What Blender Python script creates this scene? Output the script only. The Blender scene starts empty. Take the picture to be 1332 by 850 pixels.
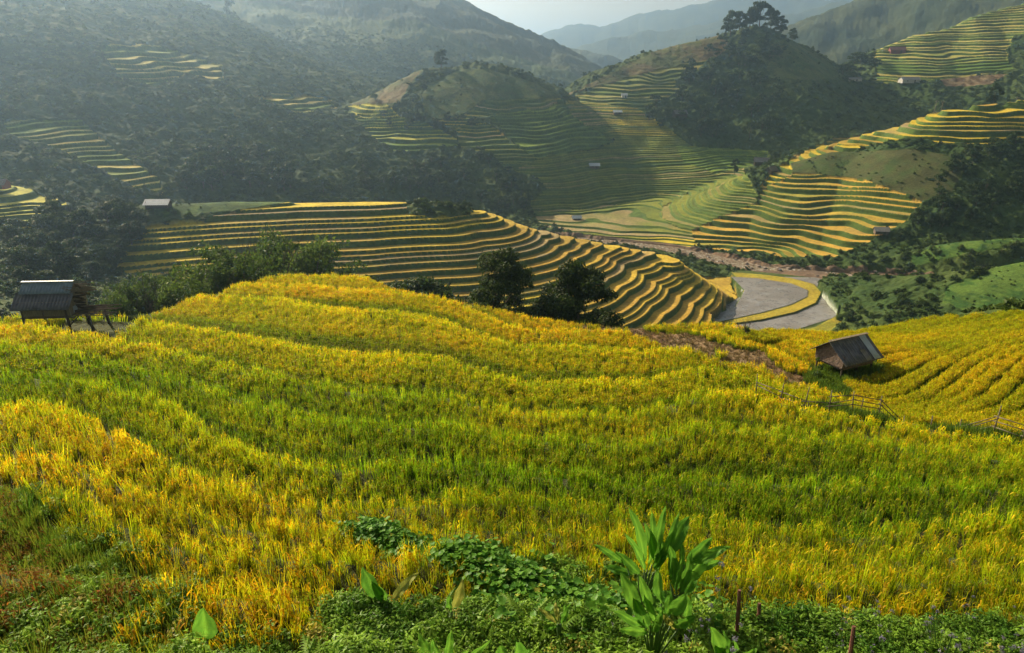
NCOL, SKY_STR, SUN_STR, HAZE, HAZE_G, EXPO, VB, RICE_D, SCRUB_N = 1300, .085, 5.0, .00035, .74, 0.97, 1, 1.0, 26000
import bpy, math, random
import numpy as np
from mathutils import Vector, Matrix
random.seed(7)
rng = np.random.default_rng(11)
R = math.radians
SC = bpy.context.scene
COL = SC.collection

# ------------------------------------------------------------------ camera
PITCH = R(20.4); FPX = 888.0; W0, H0 = 1332, 850
SP, CP = math.sin(PITCH), math.cos(PITCH)
cam = bpy.data.cameras.new('camera'); cam.lens = 24; cam.sensor_width = 36
cam.clip_start = 0.1; cam.clip_end = 40000
camo = bpy.data.objects.new('camera', cam); COL.objects.link(camo)
camo.location = (0, 0, 0); camo.rotation_euler = (R(90) - PITCH, 0, 0)
SC.camera = camo

def ray(px, py):
    u = (px - 666) / FPX; w = (425 - py) / FPX
    return np.array([u, CP + w * SP, -SP + w * CP])
def P(px, py, Y):                       # a bearing, an elevation and a distance -> a point of the terrain survey
    d = ray(px, py); return d * (Y / d[1])
def PZ(px, py, z):
    d = ray(px, py); return d * (z / d[2])
def proj(x, y, z):
    v = CP * y - SP * z; w = (SP * y + CP * z) / np.maximum(v, 1e-3); u = x / np.maximum(v, 1e-3)
    return 666 + u * FPX, 425 - w * FPX

# ------------------------------------------------------------------ noise
def _h(ix, iy, s):
    n = (ix.astype(np.int64) * 374761393 + iy.astype(np.int64) * 668265263 + s * 1442695041) & 0xffffffff
    n = ((n ^ (n >> 13)) * 1274126177) & 0xffffffff
    n = (n ^ (n >> 16)) & 0xffffffff
    return n / 4294967295.0
def vnoise(x, y, s=0):
    ix = np.floor(x); iy = np.floor(y); fx = x - ix; fy = y - iy
    fx = fx * fx * fx * (fx * (fx * 6 - 15) + 10); fy = fy * fy * fy * (fy * (fy * 6 - 15) + 10)
    a = _h(ix, iy, s); b = _h(ix + 1, iy, s); c = _h(ix, iy + 1, s); d = _h(ix + 1, iy + 1, s)
    return (a * (1 - fx) + b * fx) * (1 - fy) + (c * (1 - fx) + d * fx) * fy * 1.0 - 0.5
def fbm(x, y, s=0, o=4):
    r = 0; a = 1.0
    for i in range(o):
        r = r + a * vnoise(x + 17.3 * i, y - 9.1 * i, s + i); x = x * 2.03; y = y * 2.03; a *= .5
    return r

# ------------------------------------------------------------------ thin plate surfaces
class TPS:
    def __init__(s, pts, f, lam=1e-3):
        s.p = np.array([f(a, b) for a, b, _ in pts]); z = np.array([c for _, _, c in pts])
        n = len(z); d = np.linalg.norm(s.p[:, None] - s.p[None], axis=2)
        K = s.k(d) + lam * np.eye(n); Q = np.c_[np.ones(n), s.p]
        A = np.block([[K, Q], [Q.T, np.zeros((3, 3))]])
        s.w = np.linalg.solve(A, np.r_[z, 0, 0, 0])
    def k(s, d): return np.where(d > 1e-9, d * d * np.log(np.maximum(d, 1e-9)), 0)
    def __call__(s, a, b):
        r = s.w[-3] + s.w[-2] * a + s.w[-1] * b
        for i in range(len(s.p)):
            r = r + s.w[i] * s.k(np.hypot(a - s.p[i, 0], b - s.p[i, 1]))
        return r
fpol = lambda x, y: (math.atan2(x, y) * 1.6, math.log(math.hypot(x, y)))

def xyz(lst): return [tuple(P(a, b, c)) for a, b, c in lst]
near_pts = xyz([
 (666,850,4.6),(300,850,4.5),(0,850,4.4),(1000,850,4.7),(1332,850,4.8),
 (666,760,6.9),(300,760,6.4),(0,760,6.0),(1000,760,7.2),(1332,770,6.9),
 (0,640,9.3),(230,740,7.2),(0,560,13.5),(200,640,10.6),(0,500,18.5),
 (300,600,14),(500,680,10.2),(666,650,11.6),(900,680,11.2),(1116,695,10.9),(1332,670,11.6),
 (0,450,25),(150,470,24.5),(300,500,23),(500,570,17.2),(666,570,17.5),(866,615,15),(1116,620,15.2),(1332,622,15.2),
 (0,425,31),(100,425,32),(240,410,38),(300,440,32.5),(430,460,31),(500,500,25.5),(696,550,19.2),(900,560,19.3),(1056,570,19.2),(1332,595,18),
 (350,385,46),(430,372,52),(380,362,56),(470,364,56),(430,400,43),(520,385,48),(600,395,47),(600,430,38),(550,450,33),
 (700,470,31),(750,430,40),(700,418,43.5),(800,490,28),(900,500,27.3),(1000,515,25.8),(850,440,39),(960,470,34.5),
 (1100,540,24.5),(1200,558,22.5),(1332,576,21.5),(1000,440,43),(1050,447,42),(1060,500,32.5),(1100,490,36),(1180,425,50),
 (1130,525,31.5),(1200,470,37.5),(1250,430,45),(1190,535,29.5),(1260,470,35.8),(1300,425,44),(1332,550,25.5),
 (1332,470,33.5),(1332,410,47),(1260,540,27.5),(1240,505,32)])
near_pts += [(0,-1,-1.6),(0,1.2,-1.75),(-1.5,1.5,-2.2),(1.5,1.5,-2.2),(0,2.8,-3.3),(2.5,2.5,-3.5),(-2.5,2.5,-3.2)]
near_pts += [(-40,32,-13.5),(40,34,-13.5),(-12,11,-8),(-7,6,-5.2),(12,11,-8.3),(7,6,-5.6),(28,24,-11.8),(-28,24,-11.5)]
T_near = TPS(near_pts, fpol, 2e-3)
crest = [(-200,418,32),(0,418,33),(140,405,36),(240,396,42),(300,380,49),(340,366,54),(380,358,57),(470,358,57),(510,370,52),(590,382,49),(640,398,48),
 (700,412,46),(800,424,45),(900,432,46),(1000,436,46),(1080,440,46),(1180,424,51),(1250,412,52),(1332,404,52),(1500,400,52)]
cr = np.array([(math.atan2(*P(a, b, c)[:2]), math.hypot(*P(a, b, c)[:2])) for a, b, c in crest])

def xz(px, Y, z): return ((px - 666) / FPX * Y, Y, z)
base_pts = [xz(*t) for t in [
 (-100,60,-24),(-100,140,-34),(0,70,-26),(0,100,-33),(0,140,-38),(100,110,-37),(200,70,-27),(200,100,-37),(200,140,-44),(350,80,-33),(350,120,-46),
 (500,90,-40),(500,130,-50),(650,80,-38),(650,120,-55),(650,150,-62),(800,90,-43),(800,130,-61),(800,165,-67),(950,100,-50),(950,150,-66),(950,180,-67.5),
 (1100,100,-48),(1100,150,-65),(1000,165,-67.3),(1080,175,-68.6),(1060,190,-69),(1140,190,-69),(980,200,-68.6),(1100,200,-68.5),(1100,240,-68),(1250,100,-46),(1250,150,-60),(1250,190,-67),(1400,130,-50),(1400,200,-62),
 (960,243,-68.2),(1230,212,-68.6),(0,240,-46),(0,400,-32),(150,240,-50),(200,240,-52),(350,260,-54),(350,320,-54),(300,400,-45),(500,260,-58),(600,280,-61),(700,290,-64),(800,300,-66),(900,290,-67.5),
 (850,335,-64.6),(850,400,-60.5),(850,480,-53),(850,560,-46),(700,340,-65),(700,400,-61.5),(740,460,-55),(780,600,-42),(950,340,-64),(950,400,-53),(1000,420,-47),(1060,430,-40),
 (1100,260,-66.5),(1250,260,-64),(1150,450,-36),(1250,460,-32),(1250,530,-15),(1130,530,-14),(1100,640,-8),(1400,400,-35),(1400,500,-20),
 (0,600,-20),(400,600,-30),(600,620,-35),(450,850,-20),(600,900,-30),(800,900,-25),(850,1300,-50),(1000,900,-10),(1200,900,0),(0,1500,-30),(1300,1500,-30),(700,2500,-80),(700,6000,-120),(0,6000,-100),(1400,6000,-100),(700,12000,-150)]]
T_base = TPS(base_pts, fpol, 2e-3)

# every ridge: survey points, slope to its left, slope to its right (walking along it)
RIDGES = {
 'mid':   ([(60,300,168,.45,.4),(130,290,172,.45,.4),(200,268,180,.45,.42),(300,263,185,.45,.44),(390,263,188,.5,.45),(480,262,190,.5,.46),(560,264,193,.5,.45),(620,274,195,.5,.42),(700,300,198,.45,.42),(800,320,207,.5,.44),(858,330,211,.95,.50),(874,335,207,1.1,.55)], 3.0),
 'centre':([(330,240,385,.4,.4),(370,215,400,.4,.42),(430,160,420,.45,.48),(500,118,440,.55,.52),(560,86,455,.6,.55),(620,78,460,.6,.58),(670,88,461,.7,.6),(702,104,460,.8,.62)], 8.0),
 'righthill':([(742,122,500,.5,.4),(790,95,515,.5,.45),(850,65,540,.5,.55),(950,40,560,.5,.6),(985,32,560,.5,.6),(1030,55,562,.5,.6),(1092,98,566,.5,.6),(1140,116,570,.5,.6)], 7.0),
 'upperright':([(1560,-80,640,.5,.5),(1450,-40,625,.5,.5),(1332,2,610,.5,.5),(1270,22,600,.5,.5),(1200,44,590,.5,.5),(1150,64,580,.5,.5)], 5.0),
 'rightspur':([(1560,110,320,.6,.5),(1450,124,325,.6,.5),(1332,133,330,.55,.5),(1230,143,332,.5,.5),(1180,161,335,.5,.5),(1080,187,338,.45,.5),(1010,217,335,.4,.5),(960,262,318,.35,.5),(915,302,300,.3,.5)], 5.0),
 'nearright':([(1560,262,185,.38,.5),(1450,275,190,.38,.5),(1332,291,200,.5,.45),(1262,303,203,.95,.85),(1228,316,205,1.0,.95)], 5.0),
 'leftfoot':([(-200,110,340,.4,.4),(-50,132,332,.4,.4),(60,160,325,.4,.4),(140,192,318,.4,.4),(205,246,292,.4,.4)], 8.0),
 'leftspur':([(-200,228,215,.35,.35),(-80,236,215,.35,.35),(0,245,217,.35,.35),(55,258,215,.35,.33),(100,284,205,.4,.35)], 8.0),
 'leftmtn': ([(-500,-260,520,.4,.4),(-300,-200,540,.4,.4),(0,-90,570,.4,.4),(120,-42,600,.4,.4),(218,2,640,.4,.4),(259,20,650,.4,.4),(304,36,660,.4,.4),(358,56,680,.4,.4),(450,68,720,.4,.4),(530,100,760,.4,.4)], 10.0),
 'bigmtn':  ([(-100,-100,1000,.4,.4),(250,-100,1040,.4,.4),(420,-70,1080,.4,.42),(558,8,1150,.4,.42),(640,42,1180,.4,.42),(713,71,1200,.4,.42),(779,95,1250,.4,.42),(850,135,1280,.4,.42)], 14.0),
 'bluemtn': ([(300,-50,1480,.4,.4),(450,-50,1500,.4,.4),(550,2,1520,.4,.4),(620,32,1540,.4,.4),(680,54,1550,.4,.4),(745,55,1580,.4,.4),(762,62,1590,.4,.4),(780,78,1600,.4,.4),(815,84,1620,.4,.4),(900,120,1650,.4,.4)], 12.0),
 'darkmtn': ([(985,75,1040,.5,.45),(1023,33,1050,.5,.45),(1071,16,1070,.5,.45),(1119,-2,1090,.5,.45),(1250,-60,1150,.5,.45),(1500,-150,1250,.5,.45)], 10.0),
 'palemtn': ([(640,90,2244,.3,.3),(765,62,2277,.3,.3),(817,43,2310,.3,.3),(880,36,2343,.3,.3),(945,21,2376,.3,.3),(1010,18,2409,.3,.3),(1085,6,2442,.3,.3),(1250,0,2508,.3,.3)], 20.0),
 'farmtn':  ([(560,85,3224,.3,.3),(707,50,3224,.3,.3),(758,30,3276,.3,.3),(820,34,3328,.3,.3),(880,5,3380,.3,.3),(950,-10,3380,.3,.3),(1200,-10,3432,.3,.3)], 30.0),
}
NAMES = ['near', 'base'] + list(RIDGES)
RID = {}
for k, (l, c) in RIDGES.items():
    RID[k] = (np.array([P(a, b, Y) for a, b, Y, *_ in l]), np.array([[e, f] for *_, e, f in l]), c)

def ridge_h(k, x, y):
    pts, sl, c = RID[k]; out = np.full(x.shape, -1e4)
    for i in range(len(pts) - 1):
        a, b = pts[i], pts[i + 1]; dx, dy = b[0] - a[0], b[1] - a[1]; L2 = dx * dx + dy * dy
        t = np.clip(((x - a[0]) * dx + (y - a[1]) * dy) / L2, 0, 1)
        ex = x - a[0] - t * dx; ey = y - a[1] - t * dy; d = np.hypot(ex, ey)
        side = (dx * ey - dy * ex) / np.maximum(np.sqrt(L2) * d, 1e-6)     # +1 left, -1 right
        m = side * .5 + .5
        s = (sl[i, 0] * (1 - t) + sl[i + 1, 0] * t) * m + (sl[i, 1] * (1 - t) + sl[i + 1, 1] * t) * (1 - m)
        z = a[2] + t * (b[2] - a[2]) - s * (np.sqrt(d * d + c * c) - c)
        out = np.maximum(out, z)
    return out

river = np.array([xz(px, Y, 0)[:2] for px, Y in [(560,318),(700,300),(800,288),(880,276),(935,262),(1000,246),(1060,240),(1130,232),(1180,224),(1240,213),(1300,205),(1420,198),(1600,190)]])
river_w = np.array([4,4,4,4,4.5,5,5,7,12,13,13,13,13])
WATER_Z = -68.6
def poly_dist(x, y, pts, wd=None):
    best = np.full(x.shape, 1e9)
    for i in range(len(pts) - 1):
        a, b = pts[i], pts[i + 1]; d = b - a; L2 = d @ d
        t = np.clip(((x - a[0]) * d[0] + (y - a[1]) * d[1]) / L2, 0, 1)
        q = np.hypot(x - a[0] - t * d[0], y - a[1] - t * d[1])
        if wd is not None: q = q - (wd[i] * (1 - t) + wd[i + 1] * t)
        best = np.minimum(best, q)
    return best

def near_h(x, y, r, th):
    tc = np.clip(th, -.95, .95); rr = np.maximum(r, .6)
    z = T_near(tc * 1.6, np.log(np.minimum(rr, 75)))
    rc = np.interp(th, cr[:, 0], cr[:, 1])
    z = z - np.clip((r - 10) / 12, 0, 1) * np.interp(th, [-.5, -.1, .02, .2, .3, .6], [.05, .15, .6, .6, .1, .1])
    d = r - rc
    drop = .52 * (np.sqrt(np.maximum(d, 0) ** 2 + 1.2 ** 2) - 1.2)
    return z - drop

def smooth_terrain(x, y):
    """smooth height and the landform each place belongs to"""
    r = np.hypot(x, y); th = np.arctan2(x, y)
    hs = [near_h(x, y, r, th), T_base(np.clip(th, -1.1, 1.1) * 1.6, np.log(np.maximum(r, 40)))]
    wob = fbm(x / 60, y / 60, 5, 3) * np.clip(r / 60, 0, 6) * .9
    wob2 = fbm(x / 14, y / 14, 9, 2) * np.clip((r - 60) / 100, 0, 1) * .9
    hs[1] = hs[1] + wob2 * .4
    for k in RIDGES: hs.append(ridge_h(k, x, y) + wob * (.15 if k == 'mid' else .6 if k in ('nearright', 'leftspur') else 1) + wob2 * (.08 if k == 'mid' else 1))
    hs[0] = np.where(r > 150, -1e4, hs[0])
    far = np.clip((r - 600) / 1500, 0, .7)
    big = fbm(x / 260, y / 260, 21, 5) * 75 * far
    gul = np.abs(fbm(x / 120, y / 120, 31, 4)) * -26 * np.clip((r - 450) / 500, 0, 1)
    rcx = np.interp(th, cr[:, 0], cr[:, 1]); hs[1] = hs[1] - 2.5 * np.maximum(0, rcx + 8 - r)
    S = np.stack(hs); lf = S.argmax(0)
    m = S.max(0); kk = np.where(r < 270, 1.1, .45)
    h = m + np.log(np.exp(np.maximum(kk * (S - m), -60)).sum(0)) / kk * np.clip(r / 60 - .4, 0, 1)
    ismt = np.isin(lf, [NAMES.index(n) for n in ('leftmtn', 'bigmtn', 'bluemtn', 'darkmtn', 'palemtn', 'farmtn')])
    h = h + np.where(ismt, big * .5 + gul, 0)
    dr = poly_dist(x, y, river, river_w)
    rv = (r > 150) & (r < 400)
    w = np.clip(1 - dr / 16, 0, 1) ** 1.5
    h = np.where(rv & (dr < 16), h * (1 - w) + (-67.9) * w, h)
    h = np.where(rv & (dr < 1.2), np.minimum(h, -68.0 - np.clip((1.2 - dr) / 2.5, 0, 1) * 1.6), h)
    return h, lf

# ------------------------------------------------------------------ the survey grid (dense inside the valley, coarse behind)
def lin(a, b, st): return np.arange(a, b, st)
rr_ = np.concatenate([[.05, .6, 1.2], lin(1.8, 6, .3), lin(6, 62, .16), lin(62, 150, .5), lin(150, 260, .17), lin(260, 400, .24), lin(400, 480, .34), lin(480, 730, .42),
    np.geomspace(731, 1300, 140), np.geomspace(1310, 2300, 80), np.geomspace(2330, 8000, 90), np.geomspace(8200, 26000, 10)])
th_ = np.concatenate([np.linspace(-180, -50, 40)[:-1], np.linspace(-50, -41, 40)[:-1], np.linspace(-41, 41, NCOL), np.linspace(41, 50, 40)[1:], np.linspace(50, 180, 40)[1:-1]])
th_ = np.radians(th_)
# smooth surface on a coarser copy, then bilinear
ci = np.unique(np.r_[np.arange(0, len(rr_), 3), len(rr_) - 1]); cj = np.unique(np.r_[np.arange(0, len(th_), 4), len(th_) - 1])
TC, RC = np.meshgrid(th_[cj], rr_[ci])
HC, _ = smooth_terrain(RC * np.sin(TC), RC * np.cos(TC))
_, LC = smooth_terrain(RC * np.sin(TC), RC * np.cos(TC)) if False else (None, None)
def Hs(x, y, G=None):
    """height of the smooth terrain by bilinear lookup"""
    G = HC if G is None else G
    r = np.hypot(x, y); t = np.arctan2(x, y)
    fi = np.interp(r, rr_[ci], np.arange(len(ci))); fj = np.interp(t, th_[cj], np.arange(len(cj)))
    i = np.clip(fi.astype(int), 0, len(ci) - 2); j = np.clip(fj.astype(int), 0, len(cj) - 2); a = fi - i; b = fj - j
    return (G[i, j] * (1 - b) + G[i, j + 1] * b) * (1 - a) + (G[i + 1, j] * (1 - b) + G[i + 1, j + 1] * b) * a
def hit(px, py, y0=3.0, G=None):
    """where the sight line meets the ground"""
    d = ray(px, py); Y = np.concatenate([np.arange(y0, 70, .1), np.arange(70, 700, .4), np.arange(700, 9000, 4)])
    X = d[0] / d[1] * Y; Z = d[2] / d[1] * Y
    k = np.nonzero(Hs(X, Y, G) > Z)[0]
    if len(k) == 0: return None
    k = k[0]; return np.array([X[k], Y[k], Z[k]])

# ------------------------------------------------------------------ final terrain: terraces, classes, colours
TH, RR = np.meshgrid(th_, rr_)
GX = RR * np.sin(TH); GY = RR * np.cos(TH)
fi = np.interp(rr_, rr_[ci], np.arange(len(ci))); fj = np.interp(th_, th_[cj], np.arange(len(cj)))
i0 = np.clip(fi.astype(int), 0, len(ci) - 2); j0 = np.clip(fj.astype(int), 0, len(cj) - 2); fa = (fi - i0)[:, None]; fb = (fj - j0)[None]
HG = (HC[i0][:, j0] * (1 - fb) + HC[i0][:, j0 + 1] * fb) * (1 - fa) + (HC[i0 + 1][:, j0] * (1 - fb) + HC[i0 + 1][:, j0 + 1] * fb) * fa
# landform index on the coarse grid, nearest neighbour
hs = [near_h(RC * np.sin(TC), RC * np.cos(TC), RC, TC), T_base(np.clip(TC, -1.1, 1.1) * 1.6, np.log(np.maximum(RC, 40)))]
for k in RIDGES: hs.append(ridge_h(k, RC * np.sin(TC), RC * np.cos(TC)))
hs[0] = np.where(RC > 150, -1e4, hs[0]); hs[1] = hs[1] - 2.5 * np.maximum(0, np.interp(TC, cr[:, 0], cr[:, 1]) + 8 - RC)
LC = np.stack(hs).argmax(0)
LG = LC[np.round(fi).astype(int)][:, np.round(fj).astype(int)]
PXG, PYG = proj(GX, GY, HG)
PXG = np.where(GY < 1, -9999, PXG)

def inpoly(px, py, poly):
    r = np.zeros(px.shape, bool); n = len(poly)
    for i in range(n):
        x1, y1 = poly[i]; x2, y2 = poly[(i + 1) % n]
        if y1 == y2: continue
        c = ((y1 > py) != (y2 > py)) & (px < (x2 - x1) * (py - y1) / (y2 - y1) + x1)
        r ^= c
    return r
def L(*n): return np.isin(LG, [NAMES.index(k) for k in n])
JX = fbm(GX / 9, GY / 9, 77, 2).astype(np.float32); JY = fbm(GX / 9, GY / 9, 78, 2).astype(np.float32)
def region(poly, *lf, jit=3.0):
    a = np.array(poly); m = (PXG > a[:, 0].min() - 8) & (PXG < a[:, 0].max() + 8) & (PYG > a[:, 1].min() - 8) & (PYG < a[:, 1].max() + 8)
    if lf: m &= L(*lf)
    ii = np.nonzero(m); m[ii] = inpoly(PXG[ii] + JX[ii] * jit * 2, PYG[ii] + JY[ii] * jit, poly); return m
# terraced regions: (mask, step height, riser share, palette)
TERR = np.zeros(HG.shape, np.int8); STEP = np.ones(HG.shape); PAL = np.zeros(HG.shape, np.int8)
CLS = np.zeros(HG.shape, np.int8)      # 0 scrub ground 1 terraces 2 soil 3 mud 4 green crop 5 dry grass 6 grass
regs = []
def terr(mask, step, pal, rs=.16):
    TERR[mask] = 1; STEP[mask] = step; PAL[mask] = pal; CLS[mask] = 1
    regs.append((mask, step, rs))
def cls(mask, c): TERR[mask] = 0; CLS[mask] = c
# left mountain and its foot
terr(region([(0,158),(40,155),(105,157),(130,178),(165,205),(205,232),(213,252),(180,246),(140,225),(95,205),(60,188),(20,178)], 'leftfoot', 'leftmtn', 'base', jit=2), 1.5, 3)
terr(region([(330,128),(370,120),(430,128),(440,140),(390,148),(340,146)], jit=3) & (GY > 380), 2.2, 3)
terr(region([(130,60),(190,55),(250,72),(290,85),(290,105),(240,95),(200,112),(150,100)], jit=3) & (GY > 300), 2.4, 3)
terr(region([(-200,240),(0,240),(30,243),(85,262),(92,280),(75,300),(30,305),(-200,310)], 'leftspur', 'base', jit=1), 1.15, 2)
# centre hill
terr(region([(355,176),(400,150),(440,142),(470,132),(505,135),(520,152),(555,160),(605,187),(540,196),(450,197),(410,212),(390,228),(362,224),(372,205),(350,200)], 'centre', 'base', jit=2), 1.7, 2)
terr(region([(340,185),(400,150),(450,138),(470,150),(420,170),(380,200),(350,205)], 'centre', 'base', jit=2), 1.9, 3)
terr(region([(632,131),(700,125),(730,128),(770,160),(798,185),(775,193),(700,205),(690,200),(660,178),(640,160)], 'centre', 'base', jit=1.5), 1.9, 4)
terr(region([(590,165),(632,160),(660,180),(700,205),(660,225),(640,200),(600,190)], 'centre', 'base', jit=1.5), 1.5, 5)
terr(region([(560,152),(600,132),(632,122),(735,124),(720,135),(632,150),(590,168)], 'centre', jit=1.5), 1.7, 5)
terr(region([(738,128),(800,104),(875,100),(885,118),(850,135),(838,165),(800,184),(768,160)], 'righthill', 'base', jit=2.5), 1.9, 6)
# valley floor terraces
terr(region([(668,222),(700,204),(775,194),(800,185),(745,150),(735,130),(760,132),(830,140),(900,190),(960,205),(985,255),(965,290),(925,318),(885,322),(800,312),(700,292),(690,262),(712,245),(700,232)], 'base', 'centre', 'righthill', 'rightspur', jit=1.5) & (GY > 255), .95, 5)
terr(region([(745,112),(800,108),(850,110),(900,100),(935,60),(900,60),(850,66),(800,92),(760,112)], 'righthill', jit=2), 3.0, 6)
terr(region([(880,190),(1000,196),(1000,212),(930,225),(890,210)], 'base', 'righthill', jit=1), 1.0, 4)
_m = (TERR == 1) & (PAL == 5) & L('base') & (GY < 372) & (GY > 255); terr(_m, .6, 5)
# upper right
terr(region([(1138,50),(1200,20),(1270,-5),(1332,-60),(1500,-90),(1500,90),(1332,92),(1280,100),(1200,106),(1140,108)], 'upperright', 'base', 'righthill', jit=1.5), 2.1, 3)
# right spur
terr(region([(1030,203),(1080,182),(1180,158),(1230,140),(1332,128),(1560,100),(1560,185),(1332,182),(1280,188),(1170,180),(1100,196),(1060,205)], 'rightspur', 'base', jit=1), 2.0, 1)
terr(region([(1000,222),(1040,222),(1120,232),(1200,262),(1180,285),(1155,300),(1130,315),(1090,333),(1030,335),(960,328),(905,318),(900,300),(940,280),(985,262),(995,240)], 'rightspur', 'base', jit=1.5) & (GY > 250), 1.7, 7)
# middle spur
terr(region([(150,352),(165,320),(195,292),(260,284),(330,270),(378,262),(382,255),(700,255),(1010,330),(1000,440),(700,440),(600,420),(150,360)], 'mid', 'base', jit=.8) & (GY > 150) & (GY < 235), 1.15, 1, .12)
terr(region([(700,330),(760,322),(800,314),(950,335),(980,365),(990,440),(740,440),(760,380),(690,350)], 'mid', 'base', jit=1) & (GY > 150) & (GY < 230) & (RR * 0 + HG > -67.3), 1.15, 8, .12)
cls(region([(528,256),(548,246),(590,246),(615,262),(612,279),(570,283),(530,276)], 'mid', jit=1), 0)
# near right green slope
cls(region([(1180,335),(1260,300),(1332,292),(1400,285),(1400,312),(1332,318),(1240,335),(1190,345)], 'nearright', jit=2), 4)
terr(region([(1262,302),(1332,286),(1450,270),(1450,296),(1332,300),(1285,306)], 'nearright', jit=.5), 1.2, 1)
cls(region([(1230,372),(1332,335),(1450,310),(1450,420),(1260,405),(1225,395)], 'nearright', 'base', jit=2), 4)
# dry grass and fields on the hills
terr(region([(985,248),(1005,222),(1045,198),(1090,188),(1130,186),(1090,208),(1040,222),(1002,240)], 'rightspur', 'base', jit=1.5), 1.8, 1)
cls(region([(440,138),(480,122),(535,96),(550,92),(530,112),(520,135),(480,134)], 'centre', jit=2), 5)
cls(region([(548,125),(560,108),(600,90),(640,90),(700,110),(730,128),(630,131),(600,150),(555,160)], 'centre', jit=2), 6)
cls(region([(735,126),(800,92),(850,66),(930,44),(950,60),(930,75),(860,90),(780,112),(740,120)], 'righthill', jit=2), 5)
cls(region([(1010,60),(1040,55),(1100,100),(1060,105),(1000,100),(1000,70)], 'righthill', jit=3), 6)
cls(region([(200,255),(300,250),(370,252),(380,262),(300,275),(200,282)], 'mid', 'base', jit=1), 4)
cls(region([(1030,212),(1080,198),(1200,195),(1260,210),(1240,250),(1200,262),(1120,232),(1030,224)], 'rightspur', jit=2), 12)
cls(region([(1318,48),(1345,40),(1420,40),(1420,110),(1225,108),(1265,98),(1318,90),(1308,70)], 'upperright', 'base', jit=2), 0)
cls(region([(1222,104),(1270,98),(1310,96),(1290,110),(1230,113)], 'upperright', 'base', jit=1), 2)

# ---- terracing
HT = HG.copy(); LEV = np.zeros(HG.shape, np.int32); RIS = np.zeros(HG.shape); FRC = np.zeros(HG.shape)
def terrace(mask, step, rs, HT_in=None):
    oa = np.where(L('mid')[mask], .22, 1.0); off = oa * fbm(GX[mask] / 44, GY[mask] / 44, 55, 3) * step * 2.2 + oa ** 3 * fbm(GX[mask] / 9, GY[mask] / 9, 56, 2) * step * .16
    lr = np.random.default_rng(int(step * 100)); lv_ = np.cumsum(step * lr.uniform(.62, 1.42, int(500 / step))) - 180
    z = HG[mask] + off; l = np.searchsorted(lv_, z) - 1; z0 = lv_[l]; dz = lv_[l + 1] - z0; f = (z - z0) / dz
    g = np.clip((f - (1 - rs)) / rs, 0, 1); g = g * g * (3 - 2 * g)
    lip = .05 * np.exp(-((f - .04) / .05) ** 2)
    tilt = np.where(np.isin(LG[mask], [NAMES.index('upperright'), NAMES.index('righthill')]), .42, .05); tr = z0 + (g * (1 - tilt) + tilt * f) * dz - off * .985
    HT[mask] = tr; FRC[mask] = f / (1 - rs); LEV[mask] = l.astype(int); RIS[mask] = np.clip((f - (1 - rs * 1.5)) / (rs * .35), 0, 1)
for m, s, rs in regs:
    mm = m & (TERR == 1) & (STEP == s)
    if mm.any(): terrace(mm, s, rs)
# near field: low steps hidden in the rice; the paddies on the right keep clear green gaps
nearm = L('near') & (RR < 62)
thc = np.interp(TH, cr[:, 0], cr[:, 1])
NEARF = nearm & (RR < thc + 1.5) & (np.abs(TH) < R(50))
def near_xy(*pts): return [PZ(a, b, c)[:2] for a, b, c in pts]
# gully path: from the tree side past the hut, along the fence
fence_line = np.array([hit(a, b)[:2] for a, b in [(1000,512),(1045,527),(1110,541),(1180,552),(1250,562),(1332,574)]] + [[24,17.5]])
fd = poly_dist(GX, GY, fence_line)
PADR = NEARF & inpoly(PXG, PYG, [(1085,545),(1108,520),(1095,500),(1120,478),(1090,462),(1040,447),(960,444),(940,432),(1060,432),(1180,395),(1332,380),(1560,380),(1560,600),(1332,572),(1250,560),(1180,550)])
MAIN = NEARF & ~PADR
terr(MAIN, 1.0, 9); terr(PADR, .40, 10)
terrace(MAIN, 1.0, .22); terrace(PADR, .40, .3)
soilm = NEARF; soilm = soilm & inpoly(PXG + fbm(GX, GY, 3, 2) * 14, PYG + fbm(GX, GY, 4, 2) * 6, [(760,424),(860,428),(905,436),(960,450),(1000,462),(1025,478),(1060,490),(1110,516),(1095,522),(1040,498),(985,478),(900,458),(830,440),(740,426)])
cls(soilm, 2)
hutm = NEARF & inpoly(PXG + fbm(GX * 2, GY * 2, 3, 2) * 8, PYG, [(1048,490),(1060,476),(1140,468),(1150,490),(1095,500),(1110,520),(1085,514)])
cls(hutm, 6)
fencm = NEARF & (fd < .8) & (GX > P(1100, 541, 24)[0]); cls(fencm, 6)
cls((RR < 5.6) & (TERR == 1) & nearm, 6)

# the flat flooded paddies round the river bend, as plan polygons at their own levels
def flat(poly, z, c, pal=0):
    q = [PZ(a, b, z)[:2] for a, b in poly]
    m = inpoly(GX, GY, q) & (GY > 150) & (HG < z + 3.0); HT[m] = z; TERR[m] = 0; CLS[m] = c; PAL[m] = pal; LEV[m] = int(z * 10); RIS[m] = 0
    return m
bend = flat([(955,352),(1000,352),(1060,352),(1100,362),(1125,372),(1135,392),(1110,412),(1060,432),(1000,442),(900,446),(850,440),(900,415),(960,395)], -67.7, 6)
flat([(960,361),(1010,360),(1060,361),(1092,369),(1112,384),(1106,398),(1083,414),(1040,428),(985,437),(900,440),(900,425),(930,405),(965,385)], -67.55, 3)
flat([(1090,364),(1130,374),(1175,385),(1170,393),(1130,405),(1125,392),(1108,372)], -67.3, 11)
flat([(1135,358),(1160,366),(1185,378),(1178,384),(1140,372)], -67.2, 11)
flat([(950,354),(990,357),(1030,362),(1060,370),(1069,381),(1062,394),(1035,406),(990,416),(930,424),(925,412),(960,398),(968,372)], -67.1, 11)
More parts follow.
